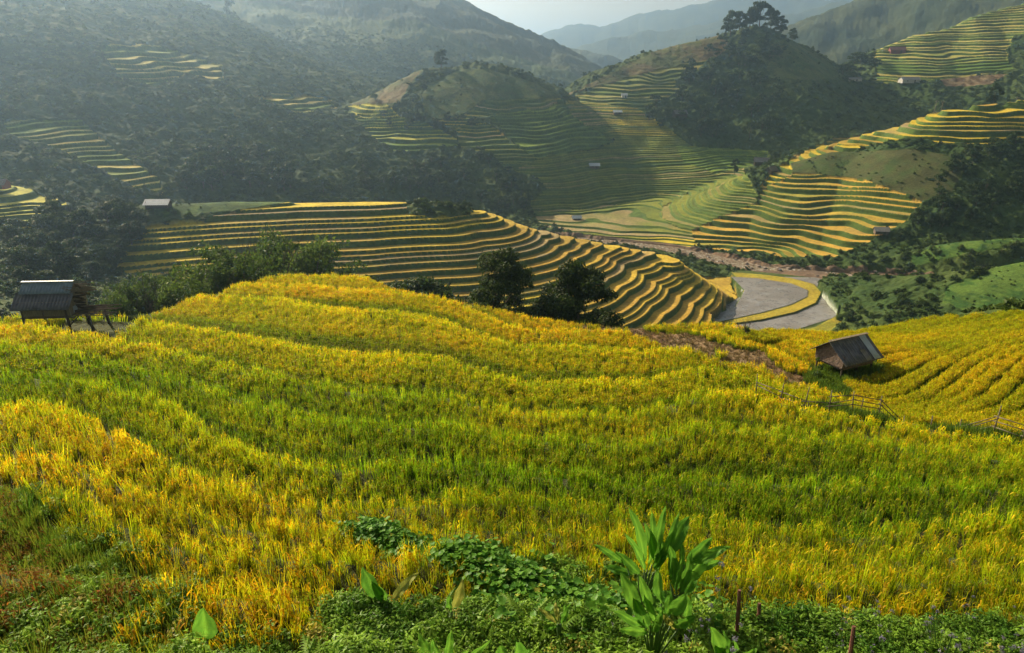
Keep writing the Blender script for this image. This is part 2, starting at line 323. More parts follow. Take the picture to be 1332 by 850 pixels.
flat([(950,360),(985,362),(1030,369),(1052,378),(1050,386),(1030,396),(990,407),(925,421),(905,418),(955,400),(968,378)], -66.9, 3)
flat([(1010,438),(1060,425),(1090,410),(1110,408),(1095,425),(1060,440)], -67.4, 11)
flat([(1125,352),(1150,354),(1165,358),(1140,360)], -67.5, 6)

# ---- colours (the plants' and soils' own colours)
C = np.zeros(HG.shape + (4,), np.float32); C[..., 3] = 1
def colr(*c): return np.array(c, np.float32)
n1 = fbm(GX / 22, GY / 22, 101, 4)[..., None]; n2 = fbm(GX / 3.0, GY / 3.0, 102, 3)[..., None]; n3 = (_h(LEV, PAL.astype(np.int64), 5) - .5)[..., None]
nbig = fbm(GX / 90, GY / 90, 103, 3)[..., None]
def mixc(a, b, t): t = np.clip(t, 0, 1); return a * (1 - t) + b * t
C[..., :3] = mixc(colr(.030,.060,.012), colr(.065,.095,.020), .5 + n1 * 1.2 + n2 * .5)
sel = lambda m: m[..., None]
gold, dgold, green, orange, straw, bank = colr(.56,.42,.03), colr(.36,.24,.035), colr(.13,.21,.02), colr(.50,.31,.045), colr(.33,.25,.11), colr(.075,.125,.020)
palr = {1:(gold,dgold,.5),2:(colr(.48,.44,.05),green,.4),3:(colr(.40,.34,.08),green,.45),4:(colr(.20,.27,.03),colr(.10,.17,.02),.5),5:(colr(.20,.22,.03),colr(.08,.13,.02),.5),
        6:(colr(.26,.24,.06),colr(.12,.17,.03),.5),7:(orange,colr(.30,.27,.04),.45),8:(gold,orange,.5),9:(colr(.05,.065,.015),colr(.06,.06,.02),.5),10:(colr(.08,.12,.02),colr(.08,.14,.02),.5),11:(colr(.36,.30,.03),colr(.25,.25,.03),.5)}
for p_, (a, b, t) in palr.items():
    m = (PAL == p_) & ((CLS == 1) | (CLS == 11))
    col = mixc(a, b, t + n3[m] * 1.5 + n1[m] * .8 + nbig[m] * .8)
    if p_ in (5, 7, 8, 1): col = mixc(col, straw, (_h(LEV[m] * 3, PAL[m].astype(np.int64), 8)[:, None] - .78) * 5 + n1[m])
    if p_ == 5: col = mixc(col, gold, (nbig[m] * 2.0 + n3[m] * 1.4 - .25) * 1.4)
    bk = bank if p_ < 9 else colr(.035,.06,.012)
    C[m, :3] = mixc(col, bk, RIS[m][:, None])
C[CLS == 11, :3] = mixc(colr(.38,.29,.03), colr(.24,.25,.03), .4 + n1[CLS == 11] + n2[CLS == 11] * .4)
C[CLS == 2, :3] = mixc(colr(.14,.085,.045), colr(.30,.22,.12), .4 + n2[CLS == 2] * 1.4)
C[CLS == 3, :3] = mixc(colr(.17,.155,.14), colr(.27,.26,.25), .5 + n2[CLS == 3] * .9 + n1[CLS == 3] * .5)
C[CLS == 4, :3] = mixc(colr(.03,.075,.012), colr(.075,.13,.02), .5 + n2[CLS == 4] * 2 + n1[CLS == 4] + np.sin(HG[CLS == 4] * 9)[:, None] * .25)
C[CLS == 5, :3] = mixc(colr(.14,.105,.045), colr(.08,.10,.025), .5 + n2[CLS == 5] * .8 + n1[CLS == 5] * 1.4)
C[CLS == 12, :3] = mixc(colr(.07,.075,.022), colr(.05,.085,.018), .5 + n2[CLS == 12] + n1[CLS == 12] * 1.5)
C[CLS == 6, :3] = mixc(colr(.055,.095,.018), colr(.10,.12,.03), .4 + n2[CLS == 6] + n1[CLS == 6])
rvd = poly_dist(GX, GY, river, river_w)
bankm = (rvd < 2.6) & (GY > 150) & (GY < 330) & (CLS != 3) & (CLS != 11) & (HG < -65)
C[bankm, :3] = mixc(colr(.20,.13,.08), colr(.13,.09,.06), .5 + n2[bankm] * 1.5)
farm = (RR > 850)
C[farm, :3] = mixc(colr(.02,.038,.014), colr(.06,.075,.03), .45 + fbm(GX / 50, GY / 50, 61, 4)[farm][:, None] * 1.3)
# small relief: tufts on untilled ground, clods on soil
rough = np.where(CLS == 0, 1.0, np.where(CLS == 2, .25, np.where(CLS == 6, .12, np.where(CLS == 5, .35, 0.0)))) * np.clip(RR / 200, 0, 1.5)
HT = HT + rough * fbm(GX / 3.2, GY / 3.2, 41, 3) * 1.1
HT = HT + np.where((CLS == 2) & (RR < 70), fbm(GX * 3, GY * 3, 42, 3) * .16, 0)
w_ = np.clip((RR - 1.2) / 2.2, 0, 1); HT = np.where(RR < 3.4, HT * w_ + (-1.72 - .25 * RR) * (1 - w_), HT)
HT = np.where((RR > 62) & (RR < 150), HT + fbm(GX / 4, GY / 4, 43, 2) * .5, HT)
_st = np.abs(np.gradient(HT, axis=0)) / np.maximum(np.gradient(rr_)[:, None], .01) + np.abs(np.gradient(HT, axis=1)) / np.maximum(RR * np.gradient(th_)[None], .01)
_bk = np.isin(CLS, (3, 11)) & (_st > .6); CLS[_bk] = 6; C[_bk, :3] = colr(.06,.10,.02)
def Hf(x, y):
    """final ground height"""
    x = np.asarray(x, float); y = np.asarray(y, float)
    r = np.hypot(x, y); t = np.arctan2(x, y)
    a = np.interp(r, rr_, np.arange(len(rr_))); b = np.interp(t, th_, np.arange(len(th_)))
    i = np.clip(a.astype(int), 0, len(rr_) - 2); j = np.clip(b.astype(int), 0, len(th_) - 2); a = a - i; b = b - j
    return (HT[i, j] * (1 - b) + HT[i, j + 1] * b) * (1 - a) + (HT[i + 1, j] * (1 - b) + HT[i + 1, j + 1] * b) * a
def lookup(A, x, y):
    i = np.clip(np.round(np.interp(np.hypot(x, y), rr_, np.arange(len(rr_)))).astype(int), 0, len(rr_) - 1)
    j = np.clip(np.round(np.interp(np.arctan2(x, y), th_, np.arange(len(th_)))).astype(int), 0, len(th_) - 1)
    return A[i, j]
# ------------------------------------------------------------------ materials
def new_mat(name):
    m = bpy.data.materials.new(name); m.use_nodes = True; nt = m.node_tree
    for n in list(nt.nodes): nt.nodes.remove(n)
    out = nt.nodes.new('ShaderNodeOutputMaterial'); return m, nt, out
def N(nt, typ, **kw):
    n = nt.nodes.new(typ)
    for k, v in kw.items():
        if k.startswith('i_'):
            key = k[2:]; n.inputs[int(key) if key.isdigit() else key.replace('_', ' ')].default_value = v
        else: setattr(n, k, v)
    return n
def noise_node(nt, scale, detail=4, rough=.6, coord='Object'):
    tc = N(nt, 'ShaderNodeTexCoord'); n = N(nt, 'ShaderNodeTexNoise'); n.inputs['Scale'].default_value = scale; n.inputs['Detail'].default_value = detail; n.inputs['Roughness'].default_value = rough
    nt.links.new(tc.outputs[coord], n.inputs['Vector']); return n
def ramp(nt, src, stops):
    r = N(nt, 'ShaderNodeValToRGB'); cr_ = r.color_ramp
    while len(cr_.elements) < len(stops): cr_.elements.new(.5)
    for e, (p, c) in zip(cr_.elements, stops): e.position = p; e.color = (*c, 1)
    nt.links.new(src, r.inputs[0]); return r
def simple_mat(name, c1, c2, scale=6, rough=.8, bump=.3, metal=0, bdist=.02, stretch=None):
    m, nt, out = new_mat(name); b = N(nt, 'ShaderNodeBsdfPrincipled')
    n = noise_node(nt, scale)
    if stretch:
        mp = N(nt, 'ShaderNodeMapping'); mp.inputs['Scale'].default_value = stretch
        nt.links.new(n.inputs['Vector'].links[0].from_socket, mp.inputs['Vector']); nt.links.new(mp.outputs[0], n.inputs['Vector'])
    r = ramp(nt, n.outputs[0], [(.3, c1), (.7, c2)])
    nt.links.new(r.outputs[0], b.inputs['Base Color']); b.inputs['Roughness'].default_value = rough; b.inputs['Metallic'].default_value = metal
    bp = N(nt, 'ShaderNodeBump'); bp.inputs['Strength'].default_value = bump; bp.inputs['Distance'].default_value = bdist
    nt.links.new(n.outputs[0], bp.inputs['Height']); nt.links.new(bp.outputs[0], b.inputs['Normal'])
    nt.links.new(b.outputs[0], out.inputs[0]); return m
def ground_mat():
    m, nt, out = new_mat('ground_cover'); b = N(nt, 'ShaderNodeBsdfPrincipled'); b.inputs['Roughness'].default_value = .9
    b.inputs['Specular IOR Level'].default_value = .15
    at = N(nt, 'ShaderNodeAttribute'); at.attribute_name = 'ground_col'
    n = noise_node(nt, 1.1, 6, .7); n2 = noise_node(nt, .16, 5, .65)
    mr = N(nt, 'ShaderNodeMapRange'); mr.inputs[1].default_value = .25; mr.inputs[2].default_value = .75; mr.inputs[3].default_value = .55; mr.inputs[4].default_value = 1.45
    nt.links.new(n.outputs[0], mr.inputs[0])
    mr2 = N(nt, 'ShaderNodeMapRange'); mr2.inputs[1].default_value = .3; mr2.inputs[2].default_value = .7; mr2.inputs[3].default_value = .75; mr2.inputs[4].default_value = 1.25
    nt.links.new(n2.outputs[0], mr2.inputs[0])
    mu = N(nt, 'ShaderNodeMath', operation='MULTIPLY'); nt.links.new(mr.outputs[0], mu.inputs[0]); nt.links.new(mr2.outputs[0], mu.inputs[1])
    vm = N(nt, 'ShaderNodeVectorMath', operation='SCALE'); nt.links.new(at.outputs['Color'], vm.inputs[0]); nt.links.new(mu.outputs[0], vm.inputs['Scale'])
    nt.links.new(vm.outputs[0], b.inputs['Base Color'])
    bp = N(nt, 'ShaderNodeBump'); bp.inputs['Strength'].default_value = .9; bp.inputs['Distance'].default_value = .35
    nt.links.new(n.outputs[0], bp.inputs['Height']); nt.links.new(bp.outputs[0], b.inputs['Normal'])
    nt.links.new(b.outputs[0], out.inputs[0]); return m
def mud_mat():
    m, nt, out = new_mat('wet_mud'); b = N(nt, 'ShaderNodeBsdfPrincipled')
    at = N(nt, 'ShaderNodeAttribute'); at.attribute_name = 'ground_col'
    n = noise_node(nt, .5, 5, .7); rr = N(nt, 'ShaderNodeMapRange'); rr.inputs[1].default_value = .35; rr.inputs[2].default_value = .65; rr.inputs[3].default_value = .08; rr.inputs[4].default_value = .7
    nt.links.new(n.outputs[0], rr.inputs[0]); nt.links.new(rr.outputs[0], b.inputs['Roughness']); nt.links.new(at.outputs['Color'], b.inputs['Base Color'])
    n2 = noise_node(nt, 3, 4, .7); bp = N(nt, 'ShaderNodeBump'); bp.inputs['Strength'].default_value = .5; bp.inputs['Distance'].default_value = .1
    nt.links.new(n2.outputs[0], bp.inputs['Height']); nt.links.new(bp.outputs[0], b.inputs['Normal'])
    nt.links.new(b.outputs[0], out.inputs[0]); return m
def tag(o, label=None, cat=None, group=None, kind=None):
    if label: o['label'] = label
    if cat: o['category'] = cat
    if group: o['group'] = group
    if kind: o['kind'] = kind
    return o

def fast_mesh(name, V, F, mats, smooth=False, midx=None, col=None):
    """V (n,3), F (m,4) or (m,3) arrays"""
    me = bpy.data.meshes.new(name); k = F.shape[1]
    me.vertices.add(len(V)); me.vertices.foreach_set('co', np.ascontiguousarray(V, np.float32).ravel())
    me.loops.add(F.size); me.loops.foreach_set('vertex_index', np.ascontiguousarray(F, np.int32).ravel())
    me.polygons.add(len(F)); me.polygons.foreach_set('loop_start', np.arange(0, F.size, k, dtype=np.int32)); me.polygons.foreach_set('loop_total', np.full(len(F), k, np.int32))
    me.polygons.foreach_set('use_smooth', np.full(len(F), bool(smooth)))
    for m in mats: me.materials.append(m)
    if midx is not None: me.polygons.foreach_set('material_index', midx.astype(np.int32))
    if col is not None:
        a = me.color_attributes.new(name='ground_col', type='FLOAT_COLOR', domain='POINT'); a.data.foreach_set('color', np.ascontiguousarray(col, np.float32).ravel())
    me.update(calc_edges=True); return me
def link(name, me, parent=None, loc=None, kind=None):
    o = bpy.data.objects.new(name, me); COL.objects.link(o)
    if parent: o.parent = parent
    if loc is not None: o.location = loc
    if kind: o['kind'] = kind
    return o

GM, MM = ground_mat(), mud_mat()
nr, nc = HT.shape
I, J = np.meshgrid(np.arange(nr - 1), np.arange(nc - 1), indexing='ij')
quad = np.stack([I * nc + J, I * nc + J + 1, (I + 1) * nc + J + 1, (I + 1) * nc + J], -1)[..., ::-1]
print("TIMES", __import__("time").perf_counter(), HT.max(), HT.min());VX = np.stack([GX, GY, HT], -1).reshape(-1, 3); CC = C.reshape(-1, 4)
cell = LG[:-1, :-1]
GROUPS = [('rice_hillside', ['near']), ('valley_floor', ['base']), ('terraced_ridge', ['mid']), ('conical_hill', ['centre']), ('wooded_hill', ['righthill']), ('upper_terraces', ['upperright']),
          ('terraced_spur', ['rightspur']), ('green_slope', ['nearright']), ('mountain_foot', ['leftfoot', 'leftspur']), ('mountain', ['leftmtn']), ('mountain', ['bigmtn']),
          ('mountain', ['bluemtn']), ('mountain', ['darkmtn']), ('mountain', ['palemtn']), ('mountain', ['farmtn'])]
for nm, ks in GROUPS:
    m = np.isin(cell, [NAMES.index(k) for k in ks])
    # close the seam column behind the camera
    q = quad[m]
    if len(q) == 0: continue
    u, inv = np.unique(q.ravel(), return_inverse=True)
    mi = (CLS[:-1, :-1][m] == 3).astype(int)
    me = fast_mesh(nm, VX[u], inv.reshape(-1, 4), [GM, MM], True, mi, CC[u]); link(nm, me, kind='structure')
# sliver behind the camera where the polar grid closes
q = np.stack([np.arange(nr - 1) * nc + nc - 1, np.arange(nr - 1) * nc, np.arange(1, nr) * nc, np.arange(1, nr) * nc + nc - 1], -1)[:, ::-1]
u, inv = np.unique(q.ravel(), return_inverse=True)
link('hillside', fast_mesh('hillside', VX[u], inv.reshape(-1, 4), [GM], True, None, CC[u]), kind='structure')

# river
def water_mat():
    m, nt, out = new_mat('river_water'); b = N(nt, 'ShaderNodeBsdfPrincipled'); b.inputs['Roughness'].default_value = .12
    n = noise_node(nt, .35, 6, .7); r = ramp(nt, n.outputs[0], [(.35, (.17,.12,.07)), (.7, (.26,.19,.12))])
    at = N(nt, 'ShaderNodeAttribute'); at.attribute_name = 'ground_col'
    n3 = noise_node(nt, 1.2, 5, .75); mt = N(nt, 'ShaderNodeMath', operation='MULTIPLY'); nt.links.new(at.outputs['Fac'], mt.inputs[0])
    r3 = ramp(nt, n3.outputs[0], [(.52, (0,0,0)), (.62, (1,1,1))]); nt.links.new(r3.outputs[0], mt.inputs[1])
    mx = N(nt, 'ShaderNodeMix', data_type='RGBA'); nt.links.new(mt.outputs[0], mx.inputs[0]); nt.links.new(r.outputs[0], mx.inputs[6]); mx.inputs[7].default_value = (.6,.57,.52,1)
    nt.links.new(mx.outputs[2], b.inputs['Base Color'])
    n2 = noise_node(nt, 1.6, 3, .6); bp = N(nt, 'ShaderNodeBump'); bp.inputs['Strength'].default_value = .25; bp.inputs['Distance'].default_value = .08
    nt.links.new(n2.outputs[0], bp.inputs['Height']); nt.links.new(bp.outputs[0], b.inputs['Normal'])
    nt.links.new(b.outputs[0], out.inputs[0]); return m
rv = []; rf = []; rc_ = []
seg = []
for i in range(len(river) - 1):
    for t in np.linspace(0, 1, 8, endpoint=False): seg.append((river[i] * (1 - t) + river[i + 1] * t, river_w[i] * (1 - t) + river_w[i + 1] * t))
for i, (p, w) in enumerate(seg):
    a = seg[min(i + 1, len(seg) - 1)][0] - seg[max(i - 1, 0)][0]; a = a / np.linalg.norm(a); nn = np.array([-a[1], a[0]])
    foam = 1.0 if -0 < i < 60 else 0.0
    for k in range(9):
        s = (k / 8 - .5) * 2 * (w + 2.5); q = p + nn * s; rv.append((q[0], q[1], WATER_Z + .0)); rc_.append((foam,) * 3 + (1,))
for i in range(len(seg) - 1):
    for k in range(8): a = i * 9 + k; rf.append((a, a + 1, a + 10, a + 9))
link('river', fast_mesh('river', np.array(rv), np.array(rf), [water_mat()], True, None, np.array(rc_)), kind='structure')
# ------------------------------------------------------------------ vegetation
def leaf_mat(name, c1, c2, trans=.45, use_tint=False, rough=.55, scale=3.0):
    m, nt, out = new_mat(name)
    oi = N(nt, 'ShaderNodeObjectInfo')
    if use_tint:
        at = N(nt, 'ShaderNodeAttribute'); at.attribute_type = 'INSTANCER'; at.attribute_name = 'tint'
        vc = N(nt, 'ShaderNodeAttribute'); vc.attribute_name = 'leafcol'
        mx = N(nt, 'ShaderNodeMix', data_type='RGBA', blend_type='MULTIPLY'); mx.inputs[0].default_value = 1
        nt.links.new(at.outputs['Color'], mx.inputs[6]); nt.links.new(vc.outputs['Color'], mx.inputs[7]); colr_out = mx.outputs[2]
    else:
        vc = N(nt, 'ShaderNodeAttribute'); vc.attribute_name = 'leafcol'
        sp = N(nt, 'ShaderNodeSeparateColor'); nt.links.new(vc.outputs['Color'], sp.inputs[0])
        ad = N(nt, 'ShaderNodeMath', operation='MULTIPLY_ADD'); nt.links.new(oi.outputs['Random'], ad.inputs[0]); ad.inputs[1].default_value = .35; nt.links.new(sp.outputs[0], ad.inputs[2])
        r = ramp(nt, ad.outputs[0], [(.15, c1), (1.0, c2)]); colr_out = r.outputs[0]
    b = N(nt, 'ShaderNodeBsdfPrincipled'); b.inputs['Roughness'].default_value = rough; b.inputs['Specular IOR Level'].default_value = .12
    t = N(nt, 'ShaderNodeBsdfTranslucent'); ms = N(nt, 'ShaderNodeMixShader'); ms.inputs[0].default_value = trans
    nt.links.new(colr_out, b.inputs['Base Color']); nt.links.new(colr_out, t.inputs[0])
    nt.links.new(b.outputs[0], ms.inputs[1]); nt.links.new(t.outputs[0], ms.inputs[2]); nt.links.new(ms.outputs[0], out.inputs[0]); return m
def set_leafcol(me, col):
    a = me.color_attributes.new(name='leafcol', type='FLOAT_COLOR', domain='POINT'); c = np.ones((len(me.vertices), 4), np.float32); c[:, :3] = col; a.data.foreach_set('color', c.ravel())

def blades(n, h, w, rad, bend, segs, g, lean=(0, 0)):
    """n grass blades as tapering ribbons"""
    V, F, K = [], [], []
    for _ in range(n):
        a = g.uniform(0, 6.28); r0 = rad * g.uniform(0, 1); x, y = r0 * math.cos(a), r0 * math.sin(a)
        H = h * g.uniform(.65, 1.12); ww = w * g.uniform(.7, 1.2); b = bend * g.uniform(.2, 1.3); a2 = a + g.uniform(-.9, .9); tw = g.uniform(0, 3.14)
        px, py = math.cos(tw) * ww / 2, math.sin(tw) * ww / 2; base = len(V)
        for k in range(segs + 1):
            t = k / segs; o = b * H * t ** 2.2; z = H * (t - .25 * b * t ** 3); s = (1 - t ** 2.5) if k < segs else .05
            cx, cy = x + math.cos(a2) * o + lean[0] * t * H, y + math.sin(a2) * o + lean[1] * t * H
            V += [(cx - px * s, cy - py * s, z), (cx + px * s, cy + py * s, z)]; K += [t, t]
        for k in range(segs): F.append((base + 2 * k, base + 2 * k + 1, base + 2 * k + 3, base + 2 * k + 2))
    return V, F, K
def rice_proto(name, seed, n, h, w, rad, npan, mat, segs=3, redtip=0.0):
    g = random.Random(seed); V, F, K = blades(n, h, w, rad, .13, segs, g)
    cols = [(.25 + .95 * k, .34 + .86 * k, .3 + .6 * k) for k in K]  # blade feet darkened: shade of the gaps between plants painted into the colour
    for _ in range(npan):       # drooping ears of grain
        a = g.uniform(0, 6.28); x, y = rad * .7 * math.cos(a), rad * .7 * math.sin(a); H = h * g.uniform(.60, .84); a2 = g.uniform(0, 6.28); base = len(V); tw = a2 + 1.57
        ww = w * 1.5; px, py = math.cos(tw) * ww / 2, math.sin(tw) * ww / 2
        for k in range(5):
            t = k / 4; o = .16 * t ** 1.3 * h; z = H + h * (.10 * t - .24 * t * t); s = [.3, 1, 1.2, 1, .3][k]
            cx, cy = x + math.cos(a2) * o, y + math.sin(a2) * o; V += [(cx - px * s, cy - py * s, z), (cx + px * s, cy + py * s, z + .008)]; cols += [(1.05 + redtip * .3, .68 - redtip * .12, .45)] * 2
        for k in range(4): F.append((base + 2 * k, base + 2 * k + 1, base + 2 * k + 3, base + 2 * k + 2))
    me = fast_mesh(name, np.array(V), np.array(F), [mat], True); set_leafcol(me, np.array(cols)); return me

def instance_stuff(name, pts, rot, scl, idx, tint, protos, label, cat):
    """a countless growth as ONE object: points carrying copies of a few small plants"""
    pc = bpy.data.collections.new(name + '_kinds')
    for i, me in enumerate(protos):
        o = bpy.data.objects.new('%s_kind_%02d' % (name, i), me); pc.objects.link(o)
    me = bpy.data.meshes.new(name); n = len(pts); me.vertices.add(n); me.vertices.foreach_set('co', np.ascontiguousarray(pts, np.float32).ravel())
    for nm, ty, dat in (('rot', 'FLOAT_VECTOR', rot), ('scl', 'FLOAT_VECTOR', scl), ('kind_index', 'INT', idx), ('tint', 'FLOAT_COLOR', tint)):
        a = me.attributes.new(nm, ty, 'POINT'); a.data.foreach_set({'FLOAT_VECTOR': 'vector', 'INT': 'value', 'FLOAT_COLOR': 'color'}[ty], np.ascontiguousarray(dat, np.int32 if ty == 'INT' else np.float32).ravel())
    o = link(name, me, kind='stuff'); tag(o, label, cat)
    ng = bpy.data.node_groups.new(name, 'GeometryNodeTree'); ng.interface.new_socket('Geometry', in_out='INPUT', socket_type='NodeSocketGeometry'); ng.interface.new_socket('Geometry', in_out='OUTPUT', socket_type='NodeSocketGeometry')
    gi = ng.nodes.new('NodeGroupInput'); go = ng.nodes.new('NodeGroupOutput'); ip = ng.nodes.new('GeometryNodeInstanceOnPoints'); ci_ = ng.nodes.new('GeometryNodeCollectionInfo')
    ci_.inputs['Collection'].default_value = pc; ci_.inputs['Separate Children'].default_value = True; ci_.inputs['Reset Children'].default_value = True
    def na(nm, ty):
        a = ng.nodes.new('GeometryNodeInputNamedAttribute'); a.data_type = ty; a.inputs['Name'].default_value = nm; return a.outputs['Attribute']
    lk = ng.links.new; lk(gi.outputs[0], ip.inputs['Points']); lk(ci_.outputs[0], ip.inputs['Instance']); ip.inputs['Pick Instance'].default_value = True
    lk(na('kind_index', 'INT'), ip.inputs['Instance Index']); lk(na('rot', 'FLOAT_VECTOR'), ip.inputs['Rotation']); lk(na('scl', 'FLOAT_VECTOR'), ip.inputs['Scale']); lk(ip.outputs[0], go.inputs[0])
    md = o.modifiers.new('growth', 'NODES'); md.node_group = ng; return o

RM = leaf_mat('rice_leaf', None, None, .5, True, .6)
rng = np.random.default_rng(5)
# ---- rice of the near hillside and the paddies by the hut
def scatter_near(dens, rmin, rmax, half=50):
    A = R(half) * 2; n = int(dens * A / 2 * (rmax ** 2 - rmin ** 2))
    r = np.sqrt(rng.uniform(rmin ** 2, rmax ** 2, n)); t = rng.uniform(-R(half), R(half), n); return r * np.sin(t), r * np.cos(t)
xs, ys = [], []
for d, a, b in ((85, 4.5, 12), (58, 12, 24), (36, 24, 60)):
    x, y = scatter_near(d * RICE_D, a, b); xs.append(x); ys.append(y)
x, y = scatter_near(70 * RICE_D, 22, 62); k = lookup(PADR, x, y); xs.append(x[k]); ys.append(y[k])
x = np.concatenate(xs); y = np.concatenate(ys)
r = np.hypot(x, y); th = np.arctan2(x, y)
z = Hf(x, y); c = lookup(CLS, x, y); ris = lookup(RIS, x, y); lev = lookup(LEV, x, y); pad = lookup(PADR, x, y); pal = lookup(PAL, x, y)
ppx, ppy = proj(x, y, z)
# plan outline of the weedy bank at our feet (x -> how far it reaches)
bank_y = np.interp(np.degrees(th), [-46,-40,-33,-27,-20,-12,-6,0,6,12,18,24,32,46], [4.3,4.3,4.4,5.0,5.7,6.2,6.7,7.2,7.6,7.2,6.8,6.9,7.3,7.6]) + fbm(x * 1.2, y * 1.2, 300, 2) * .8
frc = lookup(FRC, x, y); keep = (r > bank_y) & (c == 1) & (r < np.interp(th, cr[:, 0], cr[:, 1]) + .6) & (lookup(LG, x, y) == 0)
keep &= ~(pad & ((ris > .2) | (frc > .72))) & ~((ris > .55) & (r > 15))
keep &= poly_dist(x, y + .75, fence_line) > 1.25
keep &= (fbm(x / 1.6, y / 1.6, 301, 2) > -.85)
vine = np.array([hit(a, b)[:2] for a, b in [(420,690),(480,700),(540,712),(600,730),(670,748),(730,760)]])
keep &= poly_dist(x, y, vine) > .28
ditch = np.array([hit(a, b)[:2] for a, b in [(-30,610),(20,645),(70,680),(130,712),(200,742),(250,760)]])
dd = poly_dist(x, y, ditch); keep &= dd > .13
keep &= (np.abs(x + 21.9) > 2.0) | (np.abs(y - 32.7) > 2.0)
x, y, z, r, th, lev, pad, ppx, ppy, ris, dd, frc = [q[keep] for q in (x, y, z, r, th, lev, pad, ppx, ppy, ris, dd, frc)]
n = len(x)
corner = (ppx < 300) & (x < np.interp(y, ditch[::-1][:, 1] if ditch[0, 1] > ditch[-1, 1] else ditch[:, 1], ditch[::-1][:, 0] if ditch[0, 1] > ditch[-1, 1] else ditch[:, 0])) & (y < 11)
gd = 1 / (1 + np.exp(-(fbm(x / 9, y / 9, 310, 3) * 5)))[:, None]         # broad ripe / green patches
# ripeness follows the fields: green belt through the middle, orange near the front and the left
grn = np.clip(1.2 - np.abs(r - np.interp(th, [-.7,-.3,0,.3,.7], [27,21,14.5,14,17])) / np.interp(th, [-.7, 0, .7], [7, 7.0, 6.5]), 0, 1)
front = np.clip(1 - (r - 7.5) / 3.0, 0, 1); leftf = np.clip((-th - .1) / .5, 0, 1) * np.clip(1 - (r - 8) / 16, 0, 1)
farr = np.clip((r - 22) / 14, 0, 1)
lv = (_h(lev, np.zeros_like(lev), 9) - .5)
ripe = np.clip(.50 - .38 * grn + .22 * front + .40 * leftf + .16 * farr + fbm(x / 3.5, y / 3.5, 312, 4) * .30 + lv * .34 + rng.normal(0, .17, n), 0, 1)
ripe = np.where(pad, np.clip(.60 + fbm(x / 4, y / 4, 314, 2) * .5 + rng.normal(0, .1, n), 0, 1), ripe)[:, None]
ca, cb, cc, cd = colr(.19,.33,.008), colr(.37,.46,.010), colr(.58,.58,.012), colr(.66,.48,.016)
tint = np.where(ripe < .4, mixc(ca, cb, ripe / .4), np.where(ripe < .75, mixc(cb, cc, (ripe - .4) / .35), mixc(cc, cd, (ripe - .75) / .3)))
tint = tint * np.clip(1 + rng.normal(0, .22, (n, 1)), .4, 1.6) * np.where(r < 12, .9, 1.0)[:, None]
lipf = np.clip(1.35 - frc / .2, 0, 1) * (~pad); inn = np.clip((frc - .5) / .25, 0, 1) * (~pad); tint = tint * (1 + .40 * lipf - .50 * inn)[:, None] * np.where(inn[:, None] > .3, colr(.78, 1.0, .8), 1)  # backlit lip painted brighter, shaded inner rice darker and greener, to draw the bands
tint[corner] = 1.1 * mixc(colr(.14,.22,.02), colr(.30,.20,.05), rng.uniform(0, 1, (corner.sum(), 1)) ** 1.2)
tint = np.clip(np.c_[tint, np.ones(n)], .01, 1)
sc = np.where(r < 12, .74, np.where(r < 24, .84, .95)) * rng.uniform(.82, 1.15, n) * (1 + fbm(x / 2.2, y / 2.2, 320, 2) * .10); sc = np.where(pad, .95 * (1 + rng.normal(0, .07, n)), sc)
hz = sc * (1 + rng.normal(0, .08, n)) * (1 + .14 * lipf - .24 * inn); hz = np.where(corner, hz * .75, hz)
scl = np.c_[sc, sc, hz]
rot = np.c_[rng.normal(0, .09, n) + .02, rng.normal(0, .09, n) + .10, rng.uniform(0, 6.28, n)]
idx = np.where(r < 13, rng.integers(0, 3, n), np.where(r < 26, rng.integers(3, 6, n), rng.integers(6, 8, n))).astype(np.int32); idx = np.where(corner, 8, idx)
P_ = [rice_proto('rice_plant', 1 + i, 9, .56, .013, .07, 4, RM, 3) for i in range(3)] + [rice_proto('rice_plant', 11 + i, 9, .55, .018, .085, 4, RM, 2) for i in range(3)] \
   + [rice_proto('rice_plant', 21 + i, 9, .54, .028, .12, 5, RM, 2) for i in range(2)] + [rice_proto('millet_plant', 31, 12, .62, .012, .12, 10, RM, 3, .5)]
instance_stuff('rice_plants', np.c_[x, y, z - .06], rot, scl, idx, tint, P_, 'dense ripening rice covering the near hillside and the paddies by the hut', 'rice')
print('rice', n)

